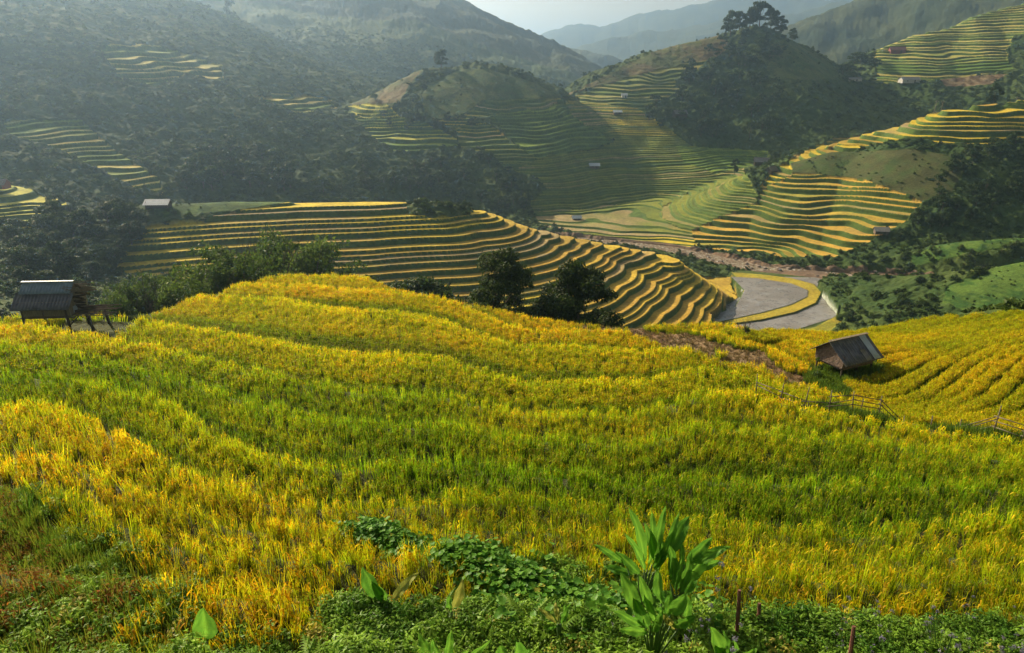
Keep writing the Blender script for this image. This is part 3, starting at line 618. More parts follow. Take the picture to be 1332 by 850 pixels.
# ---- clumps of leaves for shrubs, scrub and tree crowns
def leaf_cloud(name, seed, blobs, nleaf, size, mat, shell=.75, up=.3, quadr=1.6):
    """leaves (bent quads) spread through a set of blobs (cx,cy,cz,rx,ry,rz)"""
    g = np.random.default_rng(seed); blobs = np.array(blobs, float); vol = (blobs[:, 3] * blobs[:, 4] * blobs[:, 5]) ** .7; pr = vol / vol.sum()
    b = blobs[g.choice(len(blobs), nleaf, p=pr)]
    d = g.normal(size=(nleaf, 3)); d /= np.linalg.norm(d, axis=1)[:, None]; d[:, 2] = np.where(d[:, 2] < -.35, -d[:, 2] * .8, d[:, 2])
    rad = shell + (1 - shell) * g.uniform(-1.6, 1.0, nleaf); rad = rad * (1 + g.normal(0, .06, nleaf))
    c = b[:, :3] + d * b[:, 3:6] * rad[:, None]
    nrm = d * .8 + g.normal(0, .55, (nleaf, 3)); nrm[:, 2] += up; nrm /= np.linalg.norm(nrm, axis=1)[:, None]
    t = np.cross(nrm, g.normal(size=(nleaf, 3))); t /= np.linalg.norm(t, axis=1)[:, None]; s = np.cross(nrm, t)
    L_ = (size * g.uniform(.6, 1.3, nleaf))[:, None]; W_ = L_ / quadr
    fold = nrm * L_ * .18
    V = np.stack([c - t * L_ * .5, c + s * W_ * .5 - fold, c + t * L_ * .5 - fold * .6, c - s * W_ * .5 - fold], 1).reshape(-1, 3)
    F = np.arange(nleaf * 4).reshape(-1, 4)
    me = fast_mesh(name, V, F, [mat], False); k = np.repeat(g.uniform(0, .8, nleaf), 4)[:, None] * np.ones(3)
    set_leafcol(me, k); return me
TMAT = leaf_mat('tree_leaf', (.012,.032,.007), (.065,.105,.018), .35)
BMAT = leaf_mat('bamboo_leaf', (.04,.085,.015), (.13,.19,.03), .45)
DMAT = leaf_mat('dark_leaf', (.018,.040,.008), (.070,.105,.018), .35)
SMAT = leaf_mat('scrub_leaf', (.03,.065,.012), (.10,.15,.025), .4)
def blobset(g, n, R_, H, z0, rb, flat=.75):
    out = []
    for _ in range(n):
        a = g.uniform(0, 6.28); q = g.uniform(0, 1) ** .5; zz = g.uniform(0, 1)
        w = math.sin(math.pi * min(1, max(.12, zz * .8 + .18))) ** .6
        rr2 = rb * g.uniform(.6, 1.25)
        out.append((math.cos(a) * q * R_ * w, math.sin(a) * q * R_ * w, z0 + H * zz, rr2, rr2 * g.uniform(.8, 1.2), rr2 * flat))
    return out
g = random.Random(3)
# unit crowns: 1 m radius-ish, scaled per tree
CROWN_FAR = [leaf_cloud('crown', 50 + i, blobset(g, 10, .75, 1.35, .4, .42), 700, .25, TMAT) for i in range(4)]
CROWN_MID = [leaf_cloud('crown', 60 + i, blobset(g, 20, .8, 1.35, .4, .34), 4600, .12, TMAT) for i in range(3)]
def bamboo_blobs(g, n):
    out = []
    for _ in range(n):
        a = g.uniform(0, 6.28); sp = g.uniform(.5, 1.1); H = g.uniform(1.2, 2.1)
        for k in range(9):
            t = (k + 1) / 9; o = sp * t ** 2.0; z = H * (t - .33 * t ** 3.2) ; rb = .13 + .11 * math.sin(math.pi * t) * 1.4
            out.append((math.cos(a) * o, math.sin(a) * o, z, rb, rb, rb * 1.15))
    return out
CROWN_BAM = [leaf_cloud('crown', 70 + i, bamboo_blobs(g, 9), 5200, .085, BMAT, .7, .1, 2.6) for i in range(3)]
BIG = [leaf_cloud('crown', 80 + i, blobset(g, 46, .88, 1.5, .3, .29), 22000, .066, DMAT, .8) for i in range(2)]
BUSH = [leaf_cloud('foliage', 90 + i, blobset(g, 9, .6, .7, .25, .38), 1500, .13, SMAT) for i in range(3)]
SCRUB = [leaf_cloud('scrub', 100 + i, blobset(g, 5, .7, .35, .12, .4), 90, .42, SMAT) for i in range(3)] + [leaf_cloud('scrub', 105 + i, blobset(g, 6, .6, .8, .3, .4), 150, .36, TMAT) for i in range(2)]

BARK = simple_mat('bark', (.06,.045,.03), (.14,.11,.08), 8, .9, .5)
def tube(V, F, p0, p1, r0, r1, n=7):
    p0, p1 = Vector(p0), Vector(p1); d = (p1 - p0).normalized(); a = d.orthogonal().normalized(); b = d.cross(a); s = len(V)
    for p, rad in ((p0, r0), (p1, r1)):
        for k in range(n): q = p + (a * math.cos(6.2832 * k / n) + b * math.sin(6.2832 * k / n)) * rad; V.append(tuple(q))
    for k in range(n): F.append((s + k, s + (k + 1) % n, s + n + (k + 1) % n, s + n + k))
def trunk_mesh(seed, h=1.0, limbs=5, r=.06, multi=1):
    g = random.Random(seed); V, F = [], []
    for m_ in range(multi):
        bx, by = (g.uniform(-.15, .15), g.uniform(-.15, .15)) if multi > 1 else (0, 0)
        p = Vector((bx, by, -.12)); rad = r; top = []
        for k in range(5):
            q = p + Vector((g.uniform(-.04, .04) + bx * .5, g.uniform(-.04, .04) + by * .5, (h + .12) / 5)); tube(V, F, p, q, rad, rad * .82); p = q; rad *= .82; top.append((p.copy(), rad))
        for k in range(limbs):
            s, rr3 = top[g.randint(1, 4)]; a = g.uniform(0, 6.28); e = s + Vector((math.cos(a) * .35, math.sin(a) * .35, g.uniform(.25, .5))); tube(V, F, s, e, rr3 * .6, rr3 * .3, 5)
            tube(V, F, e, e + Vector((math.cos(a + .5) * .2, math.sin(a + .5) * .2, .3)), rr3 * .3, rr3 * .12, 4)
    return fast_mesh('trunk', np.array(V), np.array(F), [BARK], True)
TRUNKS = [trunk_mesh(i, 1.0, 6) for i in range(3)]; TRUNK_B = trunk_mesh(9, 1.1, 3, .03, 7)
rt = random.Random(99)
def plant(name, label, cat, group, loc, s, crown, trunk, hs=1.0, sink=.1, part='crown'):
    e = bpy.data.objects.new(name, None); e.empty_display_size = .5; COL.objects.link(e); e.location = (loc[0], loc[1], loc[2] - sink); e.rotation_euler = (0, 0, rt.uniform(0, 6.28)); e.scale = (s, s, s * hs)
    tag(e, label, cat, group); c = link(part, crown, e); t = link('trunk' if part == 'crown' else 'stem', trunk, e); return e
BR = Matrix.Identity(4)
def spot(px, py, y0=3.0):
    h = hit(px, py, y0)
    if h is None: return None
    return np.array([h[0], h[1], float(Hf(h[0], h[1]))])
def at(px, Y, dz=0):       # stands at bearing px, distance Y, on the ground
    u = (px - 666) / FPX; x = u * Y
    for _ in range(6):
        z = float(Hf(x, Y)); x = u * (CP * Y - SP * z)
    return np.array([x, Y, float(Hf(x, Y)) + dz])
# the two big round trees and their small neighbours
plant('broadleaf_tree', 'tall round dark green tree left of its broad dark twin, behind the rice edge', 'tree', None, at(648, 62), 4.15, BIG[0], TRUNKS[0], 1.2, .2)
plant('broadleaf_tree', 'broad dark round tree beside two small bushes, right of its round twin', 'tree', None, at(750, 61), 4.6, BIG[1], TRUNKS[1], 1.12, .2)
plant('bush', 'small round bush touching the right flank of the broad dark tree', 'bush', None, at(770, 55), 1.3, BUSH[0], TRUNKS[2], 1.3, .1, 'foliage')
plant('bush', 'pale green ball-shaped bush right of another small bush by the dark tree', 'bush', None, at(787, 54), 1.35, BUSH[1], TRUNKS[2], 1.2, .1, 'foliage')
for px, Y, s in ((832,66,1.9),(848,62,1.7),(868,64,1.6),(905,62,1.3)):
    plant('bush', 'low green bush in the dip between the near field and the terraced nose', 'bush', 'low bushes below the terraced nose', at(px, Y), s, BUSH[rt.randint(0, 2)], TRUNKS[0], 1.0, .1, 'foliage')
# bamboo behind the near rice edge
bam = [(165,56,2.2),(200,60,2.6),(222,58,2.7),(250,62,2.3),(276,58,2.2),(300,66,3.0),(318,62,2.6),(335,70,3.3),(190,70,2.4),(350,74,2.6)]
for px, Y, s in bam:
    plant('bamboo_clump', 'feathery sunlit bamboo clump between the stilt hut and the rounded rice crest', 'bamboo', 'bamboo clumps behind the near rice edge', at(px, Y), s * (1.2 if px < 230 else 1.75), CROWN_BAM[rt.randint(0, 2)], TRUNK_B, 1.2, .1)
for px, Y, s, hs in ((382,80,5.6,1.4),(402,84,6.2,1.5),(424,84,5.6,1.4),(335,88,5.6,1.2),(315,90,5.0,1.1)):
    plant('bamboo_clump', 'tall arching bamboo clump rising against the striped terraces above the rice crest', 'bamboo', 'tall bamboo above the rice crest', at(px, Y), s, CROWN_BAM[rt.randint(0, 2)], TRUNK_B, hs, .1)
for px, Y, s in ((455,88,3.2),(478,92,3.3),(500,86,2.8),(520,82,3.2),(545,80,3.4),(568,84,3.6),(590,78,2.8),(290,84,2.6),(270,90,2.8),(610,74,2.4)):
    plant('shrubby_tree', 'leafy shrub-like tree in the row between rice crest and round dark trees', 'tree', 'shrubby trees along the ravine behind the rice crest', at(px, Y), s * 1.6, CROWN_MID[rt.randint(0, 2)], TRUNKS[rt.randint(0, 2)], 1.0)
plant('bamboo_clump', 'single slender bamboo spray standing above the shrubby trees, left of the tall round tree', 'bamboo', None, at(578, 88), 3.9, CROWN_BAM[1], TRUNK_B, 1.45, .1)
# landmark trees
lt = spot(575, 92, 380)
plant('lone_tree', 'lone tree on the very top of the conical central hill', 'tree', None, at(574, 455), 5.5, CROWN_MID[0], TRUNKS[1], 1.1)
plant('lone_tree', 'hazy slim tree standing alone on the skyline of the left mountain', 'tree', None, at(303, 655), 6.0, CROWN_FAR[1], TRUNKS[1], 1.9)
for px, Y, s, lb in ((950,552,8.0,'rounded tree with clear trunk, leftmost on the wooded hilltop'),(962,556,6.5,'smaller tree tucked beside the leftmost hilltop tree'),(987,560,9.0,'tallest dark tree of the hilltop cluster'),(1002,562,7.5,'dense tree just right of the tallest hilltop tree'),
                     (975,558,6.5,'low dark tree in the middle of the hilltop cluster'),(1014,560,6.0,'dark pointed tree on the right shoulder of the hilltop cluster'),(1030,562,4.5,'small tree stepping down the right side of the wooded hilltop')):
    plant('hilltop_tree', lb, 'tree', None, at(px, Y), s, CROWN_MID[rt.randint(0, 2)], TRUNKS[rt.randint(0, 2)], 1.15)
for px, Y, s, lb in ((1006,395,3.3,'slim pale tree standing in the dip left of the terraced spur'),(955,392,2.8,'small upright tree above the valley terraces near the left farmhouse'),(1290,335,3.5,'tall bushy tree at the right end of the golden spur terraces')):
    plant('valley_tree', lb, 'tree', None, at(px, Y), s, CROWN_MID[rt.randint(0, 2)], TRUNKS[0], 1.7)
plant('young_palm', 'bright green spiky young palm at the upper edge of the harvested plot', 'palm', None, at(971, 43.5), 1.0, (lambda me: me)(None) if False else leaf_cloud('fronds', 7, [(0,0,.5,.28,.28,.5)], 60, .5, BMAT, .6, .8, 7), TRUNK_B, .9, .05, 'fronds')
# wooded places: trees one can tell apart
def in_plan(poly, n, y0=60, mind=2.5, lf=None):
    a = np.array(poly, float); out = []; tries = 0
    while len(out) < n and tries < n * 40:
        tries += 1; px = rt.uniform(a[:, 0].min(), a[:, 0].max()); py = rt.uniform(a[:, 1].min(), a[:, 1].max())
        if not inpoly(np.array([px]), np.array([py]), poly)[0]: continue
        h = spot(px, py, y0)
        if h is None: continue
        if all((h[0] - q[0]) ** 2 + (h[1] - q[1]) ** 2 > mind * mind for q in out): out.append(h)
    return out
WOODS = [
 ('ravine_tree', 'dark leafy tree in the shaded ravine left of the striped terraced ridge', [(0,300),(60,305),(90,262),(190,262),(195,285),(160,340),(150,365),(0,395)], 62, 60, (2.4, 4.2), 'trees in the left ravine'),
 ('ravine_tree', 'hazy dark tree in the gully between the left mountain and the central hill', [(215,235),(300,190),(350,205),(385,225),(380,250),(200,250)], 34, 200, (3.4, 5.2), 'trees in the gully below the central hill'),
 ('slope_tree', 'dark tree on the shaded foot of the central hill above the ridge', [(470,225),(560,195),(640,205),(700,250),(690,285),(620,262),(540,250),(400,250)], 46, 240, (2.2, 4.2), 'trees on the foot of the central hill'),
 ('slope_tree', 'small bushy tree in the dark patch high on the central hill', [(480,150),(560,150),(625,158),(600,172),(520,170)], 12, 330, (2.0, 3.4), 'bushes high on the central hill'),
 ('hill_tree', 'round leafy tree on the wooded flank of the big right-hand hill', [(900,75),(940,55),(1010,55),(1020,75),(990,110),(1010,130),(1010,180),(900,185),(860,170),(830,150),(880,115)], 62, 380, (3.2, 5.6), 'trees on the flank of the wooded hill'),
 ('saddle_tree', 'dark tree in the saddle between the wooded hill and upper terraces', [(1095,95),(1110,80),(1142,70),(1142,108),(1100,112)], 10, 450, (3.5, 5.5), 'trees in the saddle'),
 ('gully_tree', 'bushy tree in the green gully under the golden spur terraces', [(1230,215),(1300,180),(1332,180),(1332,260),(1240,300),(1180,310),(1150,325),(1130,345),(1190,290)], 40, 220, (2.0, 3.6), 'trees in the spur gully'),
 ('bank_bush', 'rounded bush on the green slope above the brown river', [(1150,350),(1190,330),(1250,315),(1332,320),(1332,345),(1235,372),(1210,378)], 30, 140, (1.3, 2.4), 'bushes above the river pool'),
 ('thicket_tree', 'leafy bush in the thicket between flooded paddies and right rice', [(1095,400),(1150,395),(1200,385),(1225,400),(1180,425),(1110,432),(1085,425)], 16, 55, (1.3, 2.2), 'bushes beside the flooded paddies'),
 ('copse_tree', 'low rounded tree of the copse on the crest of the striped ridge', [(535,258),(560,252),(600,255),(612,270),(560,276)], 13, 150, (1.5, 2.3), 'copse on the striped ridge'),
]
for nm, lb, poly, n, y0, (s0, s1), grp in WOODS:
    small = s1 < 2.6
    for h in in_plan(poly, n, y0, s0 * .7):
        s = rt.uniform(s0, s1)
        cr3 = (BUSH if small else (CROWN_MID if h[1] < 260 else CROWN_FAR)); plant(nm, lb, 'bush' if small else 'tree', grp, h, s, cr3[rt.randint(0, 2)], TRUNKS[rt.randint(0, 2)], rt.uniform(.8, 1.15), .5 if small else .2, 'foliage' if small else 'crown')
for px, py, lb in ((488,128,'small shrub on the lit shoulder of the central hill, left of its terraces'),(524,148,'round bush above the golden upper terraces of the central hill'),(560,130,'bush in the hedge line running down the central hill'),(553,152,'lower bush of the hedge line on the central hill'),(493,257,'small round shrub on the crest of the striped ridge')):
    h = spot(px, py + 3, 150); plant('shrub', lb, 'shrub', None, h, h[1] * .0085, BUSH[0], TRUNKS[0], 1.0, .2, 'foliage')

# ---- scrub over all untilled slopes: nobody could count it
ii = []
rng = np.random.default_rng(17)
m = (((CLS == 0) | ((CLS == 12) | (CLS == 5) | (CLS == 6) & (GY > 300)) & (_h(np.arange(CLS.size).reshape(CLS.shape), np.zeros(1, int), 4) < .35) | (CLS == 4) * (_h(np.arange(CLS.size).reshape(CLS.shape), np.zeros(1, int), 3) < .4)) & (RR > 64) & (RR < 800) & (np.abs(TH) < R(41)))
cellA = (np.gradient(rr_)[:, None] * RR * np.gradient(th_)[None]) * m
def pick(n, w):
    p = np.cumsum(w.ravel()); k = np.searchsorted(p, rng.uniform(0, p[-1], n)); return k
wt = cellA * np.where(RR < 150, 1.0, np.where(RR < 420, .5, .12)) * (np.abs(TH) < R(40)) * (fbm(GX / 16, GY / 16, 401, 3) > -.28) * (poly_dist(GX, GY, river, river_w) > 2)
k = pick(SCRUB_N, wt); x, y = GX.ravel()[k], GY.ravel()[k]; x = x + rng.normal(0, .2, len(k)); y = y + rng.normal(0, .3, len(k)); z = Hf(x, y); r = np.hypot(x, y)
s = rng.uniform(.5, 1.25, len(k)) ** 1.4 * np.where(r < 150, 1.1, np.where(r < 420, 1.35, 1.9))
lf_ = lookup(CLS, x, y); s = np.where(lf_ == 4, .45, np.where(lf_ > 4, s * .5, s))
instance_stuff('hillside_scrub', np.c_[x, y, z - .1 * s], np.c_[rng.normal(0, .2, len(k)), rng.normal(0, .2, len(k)), rng.uniform(0, 6.28, len(k))], np.c_[s, s, s * rng.uniform(.6, 1.2, len(k))],
    rng.integers(0, 5, len(k)), np.ones((len(k), 4)), SCRUB, 'dark green scrub and bracken over the untilled hill slopes', 'scrub')
print('scrub', len(k))
# ------------------------------------------------------------------ built things
class MB:
    def __init__(s): s.V, s.F = [], []
    def poly(s, pts, faces): b = len(s.V); s.V += [tuple(p) for p in pts]; s.F += [tuple(i + b for i in f) for f in faces]; return s
    def box(s, c, d, rz=0, rx=0, ry=0):
        M = Matrix.Translation(c) @ Matrix.Rotation(rz, 4, 'Z') @ Matrix.Rotation(ry, 4, 'Y') @ Matrix.Rotation(rx, 4, 'X')
        P8 = [M @ Vector((x * d[0] / 2, y * d[1] / 2, z * d[2] / 2)) for z in (-1, 1) for x, y in ((-1, -1), (1, -1), (1, 1), (-1, 1))]
        return s.poly(P8, [(0,3,2,1),(4,5,6,7),(0,1,5,4),(1,2,6,5),(2,3,7,6),(3,0,4,7)])
    def pole(s, a, b, r0, r1=None, n=7):
        r1 = r0 if r1 is None else r1; k = len(s.V); tube(s.V, s.F, a, b, r0, r1, n); s.F.append(tuple(range(k + n - 1, k - 1, -1))); s.F.append(tuple(range(k + n, k + 2 * n))); return s
    def sheet(s, o, u, v, nu, nv, amp=.02, waves=10, th=.012, sag=0):
        """corrugated sheet from corner o along u (ridges across u) and v"""
        o, u, v = Vector(o), Vector(u), Vector(v); n = u.cross(v).normalized(); b = len(s.V)
        for side in (0, 1):
            for j in range(nv + 1):
                for i in range(nu + 1):
                    a = i / nu; c = j / nv; p = o + u * a + v * c + n * (amp * math.sin(a * waves * 6.2832) + side * th - sag * math.sin(math.pi * c)); s.V.append(tuple(p))
        m = (nu + 1) * (nv + 1)
        for j in range(nv):
            for i in range(nu):
                q = b + j * (nu + 1) + i; s.F.append((q, q + nu + 1, q + nu + 2, q + 1)); s.F.append((q + m, q + 1 + m, q + nu + 2 + m, q + nu + 1 + m))
        for i in range(nu):
            for j in (0, nv): q = b + j * (nu + 1) + i; s.F.append((q, q + 1, q + 1 + m, q + m))
        for j in range(nv):
            for i in (0, nu): q = b + j * (nu + 1) + i; s.F.append((q, q + nu + 1, q + nu + 1 + m, q + m))
        return s
    def build(s, name, mat, parent=None, smooth=False):
        me = bpy.data.meshes.new(name); me.from_pydata(s.V, [], s.F); me.materials.append(mat); me.update()
        if smooth: me.polygons.foreach_set('use_smooth', [True] * len(me.polygons))
        return link(name, me, parent)
def root(name, label, cat, loc, rz=0, group=None, sc=1):
    e = bpy.data.objects.new(name, None); COL.objects.link(e); e.location = loc; e.rotation_euler = (0, 0, rz); e.scale = (sc, sc, sc); return tag(e, label, cat, group)
WOOD = simple_mat('weathered_wood', (.07,.05,.035), (.17,.135,.10), 5, .9, .5, 0, .02, (1, 1, 8))
DWOOD = simple_mat('dark_post_wood', (.035,.028,.02), (.09,.07,.05), 7, .9, .5)
PLANK = simple_mat('plank_wall', (.13,.105,.07), (.26,.22,.15), 3.5, .9, .5, 0, .02, (9, 9, 1))
TIN_D = simple_mat('dark_roof_sheet', (.045,.048,.058), (.13,.13,.14), 2.5, .62, .2)
TIN_B = simple_mat('blue_grey_roof_sheet', (.10,.15,.19), (.20,.26,.30), 3, .5, .2)
TIN_G = simple_mat('grey_roof_sheet', (.10,.095,.09), (.22,.21,.20), 2.5, .6, .3)
TIN_L = simple_mat('pale_roof_panel', (.30,.36,.40), (.42,.47,.50), 2, .5, .15)
THATCH = simple_mat('woven_wall', (.07,.05,.04), (.24,.17,.13), 9, .95, .9, 0, .06)
STRAW = simple_mat('thatch_straw', (.09,.07,.045), (.22,.18,.11), 12, .95, .8)
REDW = simple_mat('red_painted_wall', (.16,.04,.03), (.25,.07,.05), 3, .8, .2)
WHITEW = simple_mat('pale_house_wall', (.40,.39,.36), (.55,.53,.50), 3, .85, .2)
BAMB = simple_mat('dry_bamboo', (.07,.055,.035), (.16,.13,.08), 6, .7, .3)
ROCKM = simple_mat('river_rock', (.11,.08,.06), (.26,.21,.17), 1.5, .9, .8, 0, .2)

# left hut on stilts
hp = at(78, 33.4); ht = root('stilt_hut', 'stilt hut with blue-grey and dark corrugated roof and a stick platform, in the rice', 'hut', (hp[0], hp[1], hp[2] + .12), R(4), sc=1.04)
fl, wt_, ez, rz_ = .78, 1.50, 1.34, 2.28
b = MB(); b.box((0, 0, fl), (2.3, 1.7, .07))
for i in range(5): b.pole((-1.25, -.8 + i * .4, fl - .07), (1.25, -.8 + i * .4, fl - .06), .035)
b.build('floor', WOOD, ht)
for x_, y_, lx, ly in ((-1.05,-.8,-.12,-.02),(.95,-.8,.03,-.02),(-1.05,.8,-.1,.02),(.95,.8,.05,.02),(1.95,-.75,.10,-.03),(1.9,.8,.1,.02)):
    MB().pole((x_ + lx, y_ + ly, -.3), (x_, y_, fl if x_ > 1.2 else wt_), .075, .06).build('post', DWOOD, ht, True)
fw = MB()
for i in range(9): fw.box((-1.02 + i * .255, -.82, (fl + wt_) / 2 + .02), (.245, .03, wt_ - fl), 0, 0, rt.uniform(-.01, .01))
w1 = fw.build('front_wall', PLANK, ht)
MB().box((-.1, -.86, 1.12), (.06, .05, .75)).build('batten', WOOD, w1)
bw = MB()
for i in range(9): bw.box((-1.02 + i * .255, .82, (fl + wt_) / 2 + .02), (.245, .03, wt_ - fl))
bw.build('back_wall', PLANK, ht)
for s_, nm in ((1, 'gable_wall'), (-1, 'gable_wall')):
    gw = MB()
    for i in range(7):
        y_ = -.72 + i * .24; top = rz_ - .12 - abs(y_) * (rz_ - ez) / 1.12
        gw.poly([(s_ * 1.12, y_ - .117, fl), (s_ * 1.12, y_ + .117, fl), (s_ * 1.12, y_ + .117, top), (s_ * 1.12, y_ - .117, top), (s_ * 1.15, y_ - .117, fl), (s_ * 1.15, y_ + .117, fl), (s_ * 1.15, y_ + .117, top), (s_ * 1.15, y_ - .117, top)],
                [(0,1,2,3),(7,6,5,4),(0,4,5,1),(1,5,6,2),(2,6,7,3),(3,7,4,0)])
    o = gw.build(nm, PLANK, ht)
    if s_ == 1: MB().box((1.165, -.35, 1.02), (.02, .34, .3)).build('patch', TIN_L, o)
rf = MB().sheet((-1.42, -1.18, ez - .12), (2.72, 0, 0), (0, .78, .67), 96, 3, .016, 17, .012, .02).build('lower_roof_sheet', TIN_D, ht, True)
rf2 = MB().sheet((-1.25, -.50, ez + .50), (2.42, 0, 0), (0, .52, .44), 90, 3, .016, 16, .012).build('upper_roof_sheet', TIN_B, ht, True)
MB().sheet((1.25, 1.15, ez - .1), (-2.6, 0, 0), (0, -1.15, .98), 90, 3, .016, 16, .012).build('rear_roof_sheet', TIN_D, ht, True)
MB().box((-.05, .0, rz_ + .05), (2.45, .16, .03)).build('ridge_cap', TIN_B, ht)
rg = random.Random(4); sb = MB()
for i in range(34):
    x0 = rg.uniform(.7, 1.2); y0 = rg.uniform(-.5, .7); z0 = rz_ - abs(y0) * .8 + rg.uniform(-.12, .04); sb.pole((x0, y0, z0), (x0 + rg.uniform(.5, 1.1), y0 + rg.uniform(-.15, .15), z0 + rg.uniform(-.15, .06)), .016)
sb.build('loose_roof_sticks', STRAW, ht)
lo = MB()
for i in range(8): lo.pole((1.2, -.4 + rg.uniform(-.1, .3), fl + .15 + i * .12), (1.65, -.3 + rg.uniform(-.1, .4), fl + .15 + i * .12), .05)
lo.build('stacked_firewood', DWOOD, ht)
pf = MB()
for i in range(16): y_ = -.85 + i * .11; pf.pole((1.15, y_, fl + .02 + rg.uniform(-.02, .02)), (2.35 + rg.uniform(-.3, .9), y_ + rg.uniform(-.1, .1), fl + .04 + rg.uniform(-.03, .05)), .022)
for x_ in (1.3, 1.95): pf.pole((x_, -.95, fl - .05), (x_, .9, fl - .04), .04)
pf.build('stick_platform', WOOD, ht)
MB().pole((.9, -.85, .2), (1.5, -.78, fl), .03).build('brace', DWOOD, ht)

# right hut
hp2 = at(1096, 37.4); yaw = R(25)
h2 = root('field_hut', 'low hut with grey sheet roof and woven gable, in the dip beside curved rice rows', 'hut', (hp2[0], hp2[1], hp2[2] + .02), yaw, sc=.98)
Lh, Wh, e2, r2, f2 = 1.45, 1.05, 1.35, 2.12, .62
for x_ in (-1.25, 0, 1.25):
    for y_ in (-.9, .9): MB().pole((x_, y_, -.7), (x_, y_, e2 + .1), .06).build('post', DWOOD, h2)
MB().box((0, 0, f2), (2.6, 1.9, .07)).build('floor', WOOD, h2)
for s_ in (-1, 1):
    V_ = []; 
    for dx in (0, .08 * s_): V_ += [(s_ * 1.3 + dx, -.98, f2 + .1), (s_ * 1.3 + dx, .98, f2 + .1), (s_ * 1.3 + dx, 1.05, e2 + .02), (s_ * 1.3 + dx, 0, r2 - .06), (s_ * 1.3 + dx, -1.05, e2 + .02)]
    MB().poly(V_, [(0,1,2,3,4),(9,8,7,6,5),(0,5,6,1),(1,6,7,2),(2,7,8,3),(3,8,9,4),(4,9,5,0)]).build('gable_wall', THATCH, h2)
for s_ in (-1, 1): MB().box((0, s_ * .95, (f2 + e2) / 2), (2.5, .05, e2 - f2)).build('side_wall', THATCH, h2)
sl_ = (r2 - e2) / Wh
ro = MB().sheet((-1.62, -1.42, r2 - 1.42 * sl_), (3.2, 0, 0), (0, 1.42, 1.42 * sl_), 70, 3, .011, 16, .012, .02).build('right_roof_slope', TIN_D, h2, True)
for k in range(3): MB().box((-1.62 + 3.2 * (k + .98) / 3.25, -.71, r2 - .71 * sl_ + .03), (.05, 1.40, .02), 0, math.atan(sl_)).build('seam_strip', TIN_G, ro)
MB().sheet((.80, -1.40, r2 - 1.40 * sl_ + .03), (.52, 0, 0), (0, 1.38, 1.38 * sl_), 14, 2, .008, 3, .01).build('pale_panel', TIN_L, ro, True)
MB().sheet((.15, -1.38, r2 - 1.38 * sl_ + .03), (.42, 0, 0), (0, .62, .62 * sl_), 12, 2, .008, 3, .01).build('patch_panel', TIN_G, ro, True)
MB().sheet((1.58, 1.32, r2 - 1.32 * sl_), (-3.2, 0, 0), (0, -1.32, 1.32 * sl_), 70, 3, .011, 16, .012).build('left_roof_slope', TIN_G, h2, True)
MB().box((0, 0, r2 + .045), (3.22, .2, .03)).build('ridge_cap', STRAW, h2)
wp = at(1080, 35.2); b = MB()
for i in range(26): b.pole((rg.uniform(-.7, -.2), rg.uniform(-.5, .5), .05 + i * .012), (rg.uniform(.3, .8), rg.uniform(-.5, .5), .05 + i * .012), .035)
o = b.build('firewood_pile', simple_mat('red_brown_wood', (.14,.055,.03), (.26,.12,.07), 6, .9, .4)); o.location = wp; tag(o, 'pile of reddish firewood lying in front of the right hut gable', 'firewood')
cs = at(1062, 34.8); kp = bpy.data.objects.new('kitchen_plant', None); COL.objects.link(kp); kp.location = cs; tag(kp, 'pale leafy vegetable stalk growing left of the firewood by the hut', 'plant')
link('leaves', leaf_cloud('leaves', 55, [(0,0,.35,.3,.3,.25),(.1,0,.8,.2,.2,.2),(-.1,.1,1.2,.14,.14,.15)], 90, .2, BMAT, .8, .6, 1.6), kp); MB().pole((0, 0, -.05), (0, .05, 1.25), .02).build('stem', BARK, kp)

# distant farm buildings
def house(px, Y, label, L_, W_, wh, rh, yaw, wall, roofm, name='farmhouse', dz=0, stilts=0, cat='house'):
    p = at(px, Y); e = root(name, label, cat, (p[0], p[1], p[2] - .3 + dz), yaw)
    b = MB(); b.box((0, 0, stilts + wh / 2), (L_, W_, wh)); wl = b.build('wall', wall, e)
    MB().box((L_ * .2, -W_ / 2 - .03, stilts + wh * .42), (.9, .05, wh * .8)).build('door', DWOOD, e)
    if L_ > 4: MB().box((-L_ * .22, -W_ / 2 - .03, stilts + wh * .6), (.9, .05, .7)).build('window', DWOOD, e)
    for s_ in (-1, 1):
        ov = .5; sl = rh / (W_ / 2); MB().sheet((-s_ * (L_ / 2 + .4), s_ * (W_ / 2 + ov), stilts + wh - ov * sl), (s_ * (L_ + .8), 0, 0), (0, -s_ * (W_ / 2 + ov), rh + ov * sl), 40, 1, .03, 12, .05).build('roof', roofm, e)
    for s_ in (-1, 1): MB().poly([(s_ * (L_ / 2 - .01), -W_ / 2, stilts + wh), (s_ * (L_ / 2 - .01), W_ / 2, stilts + wh), (s_ * (L_ / 2 - .01), 0, stilts + wh + rh * .97), (s_ * (L_ / 2 - .12), 0, stilts + wh + rh * .97), (s_ * (L_ / 2 - .12), W_ / 2, stilts + wh), (s_ * (L_ / 2 - .12), -W_ / 2, stilts + wh)], [(0,1,2),(3,4,5),(0,2,3,5),(1,4,3,2)]).build('gable', wall, e)
    if stilts:
        for x_ in (-L_ / 2 + .1, L_ / 2 - .1):
            for y_ in (-W_ / 2 + .1, W_ / 2 - .1): MB().pole((x_, y_, -.6), (x_, y_, stilts), .1).build('post', DWOOD, e)
    return e
house(207, 178, 'long pale-roofed shed at the left end of the striped terraced ridge', 5.6, 3.0, 1.2, .9, R(3), DWOOD, TIN_L, 'shed', 0, .5, 'shed')
house(773, 382, 'blue-roofed hut in the middle of the valley terraces', 5.2, 3.6, 1.8, 1.1, R(2), WOOD, TIN_L, 'terrace_hut', 0, 0, 'hut')
